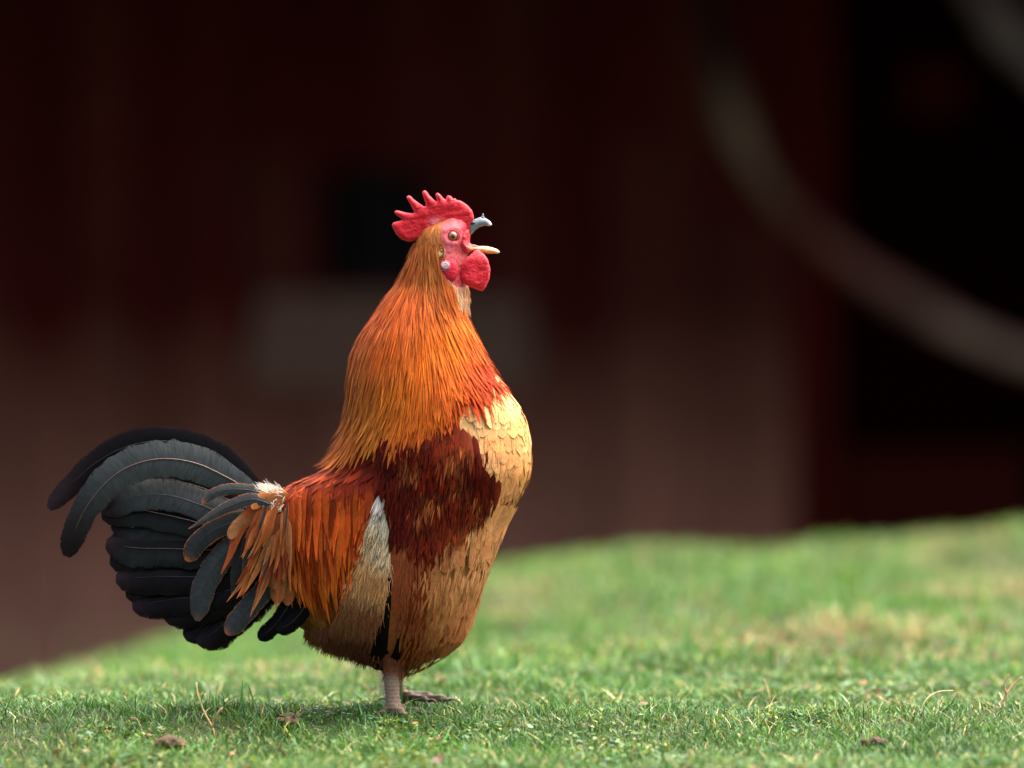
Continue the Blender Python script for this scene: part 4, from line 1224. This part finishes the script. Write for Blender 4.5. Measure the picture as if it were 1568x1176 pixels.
def fluff_pts(poly, cnt):
    P = np.asarray(poly); x0, y0 = P.min(0); x1, y1 = P.max(0)
    qx = rng.uniform(x0, x1, cnt * 5); qy = rng.uniform(y0, y1, cnt * 5)
    k = in_poly(poly, qx, qy); return qx[k][:cnt], qy[k][:cnt]
qx, qy = fluff_pts(FL, 7000)
P = np.stack([X(qx), near_y(qx, qy) - rng.uniform(.0008, .0032, len(qx)), Z(qy)], 1)
D = np.stack([rng.normal(-.42, .22, len(qx)), rng.normal(-.22, .12, len(qx)), np.full(len(qx), -1.0)], 1); D /= np.linalg.norm(D, axis=1)[:, None]
cols = idw([(588, 752, (225, 216, 204)), (592, 790, (216, 202, 176)), (570, 810, (208, 176, 126)), (590, 830, (214, 190, 150)), (560, 860, (200, 148, 90)), (585, 880, (190, 138, 82)), (540, 930, (136, 84, 42)), (575, 940, (126, 74, 38)), (510, 970, (104, 58, 28)), (560, 1000, (84, 40, 18)), (490, 960, (118, 70, 36)), (530, 985, (92, 48, 22))], qx, qy)
blk = (vnoise(qx / 7 + qy / 12, qy / 5, 12) > .68) & (qy < 850) & (qy > 772)
fr = np.where(blk, .82, 0)[:, None]; cols = cols * (1 - fr) + lin((40, 42, 44)) * fr
cols *= np.exp(rng.normal(0, .14, len(qx)))[:, None]
strands('flank_down', P, D, np.where(qy > 960, .6, 1) * rng.uniform(12, 24, len(qx)) / S, rng.uniform(1.2, 2.4, len(qx)) / S, cols)
# white fluff at the tail base
qx = np.r_[rng.normal(420, 10, 420), rng.normal(420, 7, 320)]; qy = np.r_[np.interp(qx[:420], [395, 410, 445], [748, 750, 757]) + rng.uniform(-4, 4, 420), rng.normal(770, 4, 320)]
yy = np.r_[rng.uniform(-.038, .008, 420), np.full(320, -.033) + rng.normal(0, .002, 320)]
P = np.stack([X(qx), yy, Z(qy)], 1)
D = np.r_[np.stack([rng.normal(-.75, .3, 420), rng.normal(0, .3, 420), rng.uniform(.25, .9, 420)], 1), np.stack([rng.normal(-.25, .35, 320), rng.normal(-.4, .1, 320), rng.normal(-.5, .3, 320)], 1)]
D /= np.linalg.norm(D, axis=1)[:, None]
cols = np.tile(lin((236, 224, 204)), (len(qx), 1)) * np.exp(rng.normal(0, .12, len(qx)))[:, None]
strands('rump_down', P, D, np.r_[rng.uniform(10, 24, 420), rng.uniform(4, 9, 320)] / S, rng.uniform(.9, 1.8, len(qx)) / S, cols)
# ragged belly edge and thigh tuft
qx = rng.uniform(478, 706, 1500); qy = np.interp(qx, [459, 481, 505, 536, 554, 580, 615, 643, 680, 701, 712], [957, 978, 992, 1000, 1010, 1022, 1024, 1013, 992, 974, 940]) - rng.uniform(9, 28, 1500)
P = np.stack([X(qx), near_y(qx, qy) * rng.uniform(-.9, 1.0, 1500), Z(qy)], 1)
D = np.stack([rng.normal(-.1, .3, 1500), rng.normal(-.1, .2, 1500), np.full(1500, -1.0)], 1); D /= np.linalg.norm(D, axis=1)[:, None]
cols = idw([(490, 970, (138, 86, 46)), (540, 995, (118, 62, 28)), (600, 1015, (120, 66, 32)), (660, 1000, (150, 88, 46)), (700, 960, (178, 116, 66))], qx, qy) * np.exp(rng.normal(0, .2, 1500))[:, None]
strands('belly_down', P, D, rng.uniform(9, 20, 1500) / S, rng.uniform(1.0, 2.2, 1500) / S, cols)
qx = rng.normal(592, 6, 260); qy = rng.uniform(1018, 1056, 260)
P = np.stack([X(qx), .036 + rng.normal(0, .006, 260), Z(qy)], 1)
D = np.stack([rng.normal(-.45, .25, 260), rng.normal(-.05, .2, 260), np.full(260, -1.0)], 1); D /= np.linalg.norm(D, axis=1)[:, None]
strands('leg_down', P, D, rng.uniform(8, 16, 260) / S, rng.uniform(1, 1.8, 260) / S, np.tile(lin((226, 214, 188)), (260, 1)))
# pale tuft over the ear
m_ = 90
qx = 679 + rng.normal(0, 2.4, m_); qy = 386 + rng.normal(0, 2.6, m_)
P = np.stack([X(qx), near_y(qx, qy) - rng.uniform(.0005, .0025, m_), Z(qy)], 1)
P[m_ // 2:, 1] *= -1
D = np.stack([rng.normal(-.9, .2, m_), rng.normal(0, .1, m_), rng.normal(-.75, .2, m_)], 1); D /= np.linalg.norm(D, axis=1)[:, None]
strands('ear_tuft', P, D, rng.uniform(5, 9, m_) / S, rng.uniform(1.2, 2.0, m_) / S, np.tile(lin((232, 206, 156)), (m_, 1)) * np.exp(rng.normal(0, .12, m_))[:, None])
# feathering down to the hocks
m_ = 900
a_ = rng.uniform(0, 2 * np.pi, m_); far = rng.random(m_) < .4
qy = rng.uniform(985, 1026, m_); rr_ = np.interp(qy, [980, 1024], [15, 12])
P = np.stack([X(np.where(far, 611, 603) + rr_ * np.cos(a_)), np.where(far, .036, -.023) - rr_ / S * np.sin(a_), Z(qy)], 1)
D = np.stack([np.cos(a_) * .15, -np.sin(a_) * .15, np.full(m_, -1.0)], 1) + rng.normal(0, .12, (m_, 3)); D /= np.linalg.norm(D, axis=1)[:, None]
strands('thigh_down', P, D, rng.uniform(9, 17, m_) / S, rng.uniform(1.6, 3.2, m_) / S, np.tile(lin((120, 66, 34)), (m_, 1)) * np.exp(rng.normal(0, .25, m_))[:, None])
# throat bristles
qx = rng.uniform(694, 719, 420); qy = rng.uniform(440, 478, 420)
k = qx > 694 + (qy - 440) * .35; qx, qy = qx[k], qy[k]
P = np.stack([X(qx), near_y(qx, qy) * rng.uniform(.2, 1, len(qx)), Z(qy)], 1)
D = np.stack([rng.normal(.25, .2, len(qx)), rng.normal(-.2, .1, len(qx)), np.full(len(qx), -1.0)], 1); D /= np.linalg.norm(D, axis=1)[:, None]
strands('throat_down', P, D, rng.uniform(5, 11, len(qx)) / S, rng.uniform(.8, 1.5, len(qx)) / S, np.tile(lin((228, 184, 140)), (len(qx), 1)) * np.exp(rng.normal(0, .2, len(qx)))[:, None])

# ------------------------------------------------------------------ lawn
def blades(name, label, n, xr, yr, hmu, hsd, wmu, palette, weights, lean=.55, dens=None, kind='stuff', patch=True):
    px = rng.uniform(*xr, int(n * 1.4)); py = rng.uniform(*yr, int(n * 1.4))
    d = 0.55 + 0.7 * vnoise(px * 14, py * 11, 21) + .6 * (vnoise(px * 4, py * 3.2, 22) - .5)
    if dens is not None: d = d * dens(px, py)
    k = rng.random(len(px)) < d; px, py = px[k][:n], py[k][:n]; n = len(px)
    z = ground_z(px, py)
    clump = vnoise(px * 22, py * 18, 23)
    h = np.maximum(rng.normal(hmu, hsd, n), hmu * .25) * (.55 + .9 * clump)
    feet = np.exp(-(((px + .10) / .11) ** 2 + ((py + .03) / .12) ** 2))
    h *= 1 + .25 * feet
    az = rng.uniform(0, 2 * np.pi, n) + 2.0 * (vnoise(px * 9, py * 9, 24) - .5)
    ln = np.abs(rng.normal(lean, .3, n))
    dirx, diry = np.cos(az), np.sin(az)
    w = wmu * rng.uniform(.6, 1.4, n)
    t = np.array([0, .4, .75, 1.0])
    C = np.zeros((n, 4, 3))
    C[..., 0] = px[:, None] + dirx[:, None] * h[:, None] * (ln[:, None] * t ** 1.7)
    C[..., 1] = py[:, None] + diry[:, None] * h[:, None] * (ln[:, None] * t ** 1.7)
    C[..., 2] = z[:, None] - .002 + h[:, None] * (t - .28 * np.clip(ln, 0, 1.4)[:, None] * t ** 2)
    sa = az + np.pi / 2 + rng.normal(0, .5, n)
    sv = np.stack([np.cos(sa), np.sin(sa), np.zeros(n)], 1)
    wp = np.array([.75, 1.0, .7, .08])
    V = np.stack([C - sv[:, None] * (w[:, None] * wp)[..., None] * .5, C + sv[:, None] * (w[:, None] * wp)[..., None] * .5], 2)
    F = strips(V[:1])
    Fb = (F[None] + (np.arange(n) * 8)[:, None, None]).reshape(-1, 4)
    pal = np.array([lin(c) for c in palette])
    pn = vnoise(px * 3.1, py * 2.3, 25) * .6 + vnoise(px * 8, py * 6, 26) * .4
    wts = np.tile(np.asarray(weights, float), (n, 1))
    if patch:
        for gx_, gy_, gr in ((.16, 1.15, .09), (.42, 1.0, .12), (.55, .8, .1), (.05, 1.9, .12), (.66, 1.5, .15), (-.28, -.08, .05), (.3, .75, .08)):
            wts[:, -2:] *= (1 + 6 * np.exp(-((px - gx_) / gr) ** 2 - ((py - gy_) / (gr * 2)) ** 2))[:, None]
        wts[:, -2:] *= np.exp(7.0 * (pn[:, None] - .56))
    wts /= wts.sum(1, keepdims=True)
    ci = (rng.random(n)[:, None] > np.cumsum(wts, 1)).sum(1).clip(0, len(pal) - 1)
    c = pal[ci] * np.exp(rng.normal(0, .25, n) + .5 * (vnoise(px * 13, py * 9, 27) - .5))[:, None]
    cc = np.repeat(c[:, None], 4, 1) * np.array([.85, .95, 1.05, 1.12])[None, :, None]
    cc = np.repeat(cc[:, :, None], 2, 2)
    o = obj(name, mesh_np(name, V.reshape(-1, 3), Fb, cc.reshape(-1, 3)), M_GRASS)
    tag(o, label, 'grass', kind=kind)
    return o
G = [(64, 104, 34), (74, 114, 50), (48, 82, 27), (88, 126, 82), (114, 134, 46), (148, 132, 84), (116, 92, 58)]
GF = [(76, 118, 40), (86, 128, 54), (64, 104, 34), (98, 138, 88), (116, 142, 56), (160, 142, 96), (132, 104, 72)]  # far palette lightened, painting in extra sky light on the crest
GW = [3, 3, 2.2, 1.3, 1.2, .5, .25]
blades('grass', 'short green lawn grass in sharp focus around the rooster', 150000, (-.62, .62), (-.70, .65), .0098, .0036, .0012, G, GW, lean=.8)
blades('grass', 'soft blurred lawn grass rising to the crest behind the rooster', 70000, (-1.15, 1.25), (.5, 3.3), .015, .005, .0028, GF, [3, 3, 1.6, 1.3, 1.8, .8, .3], lean=.5)
blades('grass', 'grass beside the sharp strip of lawn', 36000, (-1.3, 1.3), (-1.3, .6), .011, .005, .0020, G, GW, dens=lambda x, y: (np.abs(x) > .6) * 1.0)
blades('grass', 'taller scattered blades standing above the short lawn', 1500, (-.62, .62), (-.7, .7), .020, .006, .0013, [(60, 100, 32), (80, 124, 50), (100, 140, 90)], [1, 1, .6], lean=.5, patch=False)
blades('dry_grass', 'pale dry grass wisps lying among the green lawn', 3200, (-.62, .62), (-.7, 1.2), .014, .007, .0010, [(196, 178, 122), (170, 140, 92), (214, 206, 160)], [1, 1, .6], lean=1.3, patch=False)

def leaves(name, label, n, xr, yr, size, palette, up=.5):
    px = rng.uniform(*xr, n * 3); py = rng.uniform(*yr, n * 3)
    k = rng.random(len(px)) < smooth(.40, .70, vnoise(px * 11, py * 9, 31)) * smooth(1.6, .4, py) ** .7; px, py = px[k][:n], py[k][:n]; n = len(px)
    z = ground_z(px, py) + rng.uniform(.002, .008, n)
    az = rng.uniform(0, 2 * np.pi, n); s = size * rng.uniform(.6, 1.5, n); el = rng.uniform(-.1, up, n)
    d = np.stack([np.cos(az) * np.cos(el), np.sin(az) * np.cos(el), np.sin(el)], 1)
    sd = np.stack([-np.sin(az), np.cos(az), rng.normal(0, .3, n)], 1)
    t = np.array([0, .3, .65, 1.0]); wp = np.array([.12, .85, .9, .15])
    C = np.stack([px, py, z], 1)[:, None] + d[:, None] * (s[:, None] * t)[..., None]
    C[..., 2] -= (s[:, None] * t ** 2) * .3
    w = (s[:, None] * wp * .32)[..., None]
    V = np.stack([C - sd[:, None] * w, C + sd[:, None] * w], 2)
    F = strips(V[:1]); Fb = (F[None] + (np.arange(n) * 8)[:, None, None]).reshape(-1, 4)
    pal = np.array([lin(c) for c in palette]); c = pal[rng.integers(0, len(pal), n)] * np.exp(rng.normal(0, .2, n))[:, None]
    o = obj(name, mesh_np(name, V.reshape(-1, 3), Fb, np.repeat(c, 8, axis=0)), M_GRASS)
    tag(o, label, 'leaves', kind='stuff')
leaves('clover_leaves', 'small bluish green weed leaves flat among the grass', 7500, (-.66, .7), (-.6, 1.3), 0.0068, [(64, 106, 54), (78, 114, 74), (56, 96, 40), (90, 124, 86)])
leaves('moss', 'yellow green moss sprigs low between the grass blades', 16000, (-.66, .7), (-.6, 1.3), .0045, [(112, 130, 46), (92, 120, 40), (134, 140, 68), (80, 110, 36)], up=1.2)
leaves('leaf_litter', 'brown scraps of dead leaf on the lawn', 1300, (-.66, .8), (-.6, 1.6), .009, [(120, 88, 58), (150, 118, 84), (92, 66, 44)], up=.6)

# ---- single dry stalks and clods
def on_ground(px, py):
    """world point on the lawn seen at image position (px,py)"""
    y = -1.0
    for y in np.linspace(-.95, 2.5, 1400):
        k = (DIST + y) / DIST
        xw = (px - 784) / S * k; zw = CAMZ + (588 - py) / S * k
        if zw > float(ground_z(xw, y)) + .003: continue
        break
    return np.array([xw, y, float(ground_z(xw, y))]), k
def stalk(base, paths, label, r=1.6, col=(186, 156, 106)):
    b, k = on_ground(*base)
    parts = []
    for p in paths:
        P = np.array([(b[0] + (q[0] - base[0]) / S * k, b[1] + .004 * q[2], b[2] + (base[1] - q[1]) / S * k) for q in p])
        c = catmull(P, 12)
        V, F = tube(c, np.linspace(r, r * .55, 12) / S * k, 7)
        parts.append((V, F, np.tile(lin(col), (len(V), 1)) * (1 + .2 * np.sin(np.arange(len(V)) * .3))[:, None]))
    V, F, pg = join(parts)
    o = obj('dry_stalk', mesh_np('dry_stalk', V - b, F, pg), M_DRY, None, b)
    tag(o, label, 'dry stalk', 'dry stalks standing in the lawn')
stalk((327, 1124), [[(330, 1128, 0), (325, 1108, 0), (312, 1085, 1), (303, 1060, 1), (300, 1041, 2)], [(325, 1110, 0), (328, 1097, -1), (334, 1086, -2), (341, 1078, -2)]], 'forked upright straw stalk below the black tail')
stalk((455, 1104), [[(452, 1106, 0), (456, 1094, 0), (461, 1083, 1), (464, 1076, 1)]], 'thin brown stalk between the tail and the feet', .9, (140, 104, 72))
stalk((1180, 1074), [[(1180, 1076, 0), (1178, 1062, 0), (1175, 1048, 1), (1170, 1036, 1)]], 'short pale stalk in the middle of the right lawn', 1.3, (190, 160, 110))
stalk((1118, 1092), [[(1138, 1098, 0), (1122, 1092, 0), (1116, 1084, 1), (1126, 1075, 1)]], 'curled straw lying left of the short pale stalk', .9, (186, 172, 120))
stalk((1410, 1090), [[(1408, 1094, 0), (1416, 1070, 0), (1434, 1056, 1), (1460, 1053, 1)], [(1434, 1092, 0), (1437, 1076, 0), (1443, 1062, 0)]], 'arched dry stem looping over the grass near the right edge', 1.3, (196, 184, 140))
stalk((1530, 1080), [[(1530, 1084, 0), (1540, 1060, 0), (1552, 1044, 1), (1566, 1032, 1)], [(1541, 1058, 0), (1538, 1044, 0), (1545, 1028, 0)]], 'thick broken stalk at the far right edge of the lawn', 2.0, (166, 132, 100))
stalk((716, 1150), [[(712, 1150, 0), (735, 1110, 0), (748, 1082, 1), (765, 1066, 1)]], 'long pale straw leaning right of the rooster foot', .8, (150, 156, 110))
M_CLOD = plain('crumbly_earth', (0.10, 0.068, 0.045), 0.95, 0.1, 160, .5, 1.0, .003)
def clod(px, py, r, label):
    b, k = on_ground(px, py)
    bm = bmesh.new()
    for q in range(6):
        r_ = r / S * random.uniform(.4, .8)
        g = bmesh.ops.create_icosphere(bm, subdivisions=2, radius=r_)
        off = Vector((random.uniform(-1, 1) * r / S * .9, random.uniform(-.5, .5) * r / S, random.uniform(.3, .6) * r_))
        for v in g['verts']:
            nz = vnoise(v.co.x * 500 + q * 9, v.co.z * 500 + v.co.y * 300, 41)
            v.co = v.co * (.75 + .5 * float(nz)); v.co.z *= .7; v.co += off
    me = bpy.data.meshes.new('soil_clod'); bm.to_mesh(me); bm.free()
    o = obj('soil_clod', me, M_CLOD, None, b + np.array([0, 0, .004]))
    tag(o, label, 'clod', 'clods of earth on the lawn')
clod(258, 1146, 20, 'crumbly brown earth clod on the grass left of the rooster')
clod(436, 1110, 17, 'dark earth clod in the grass under the tail')
clod(1340, 1142, 15, 'brown earth clod among weeds at the lower right')
print('TRIS', sum(sum(len(p.vertices) - 2 for p in o.data.polygons) if len(o.data.polygons) < 3000 else len(o.data.polygons) * 2 for o in COL.objects if o.type == 'MESH'), 'OBJ', len(COL.objects))
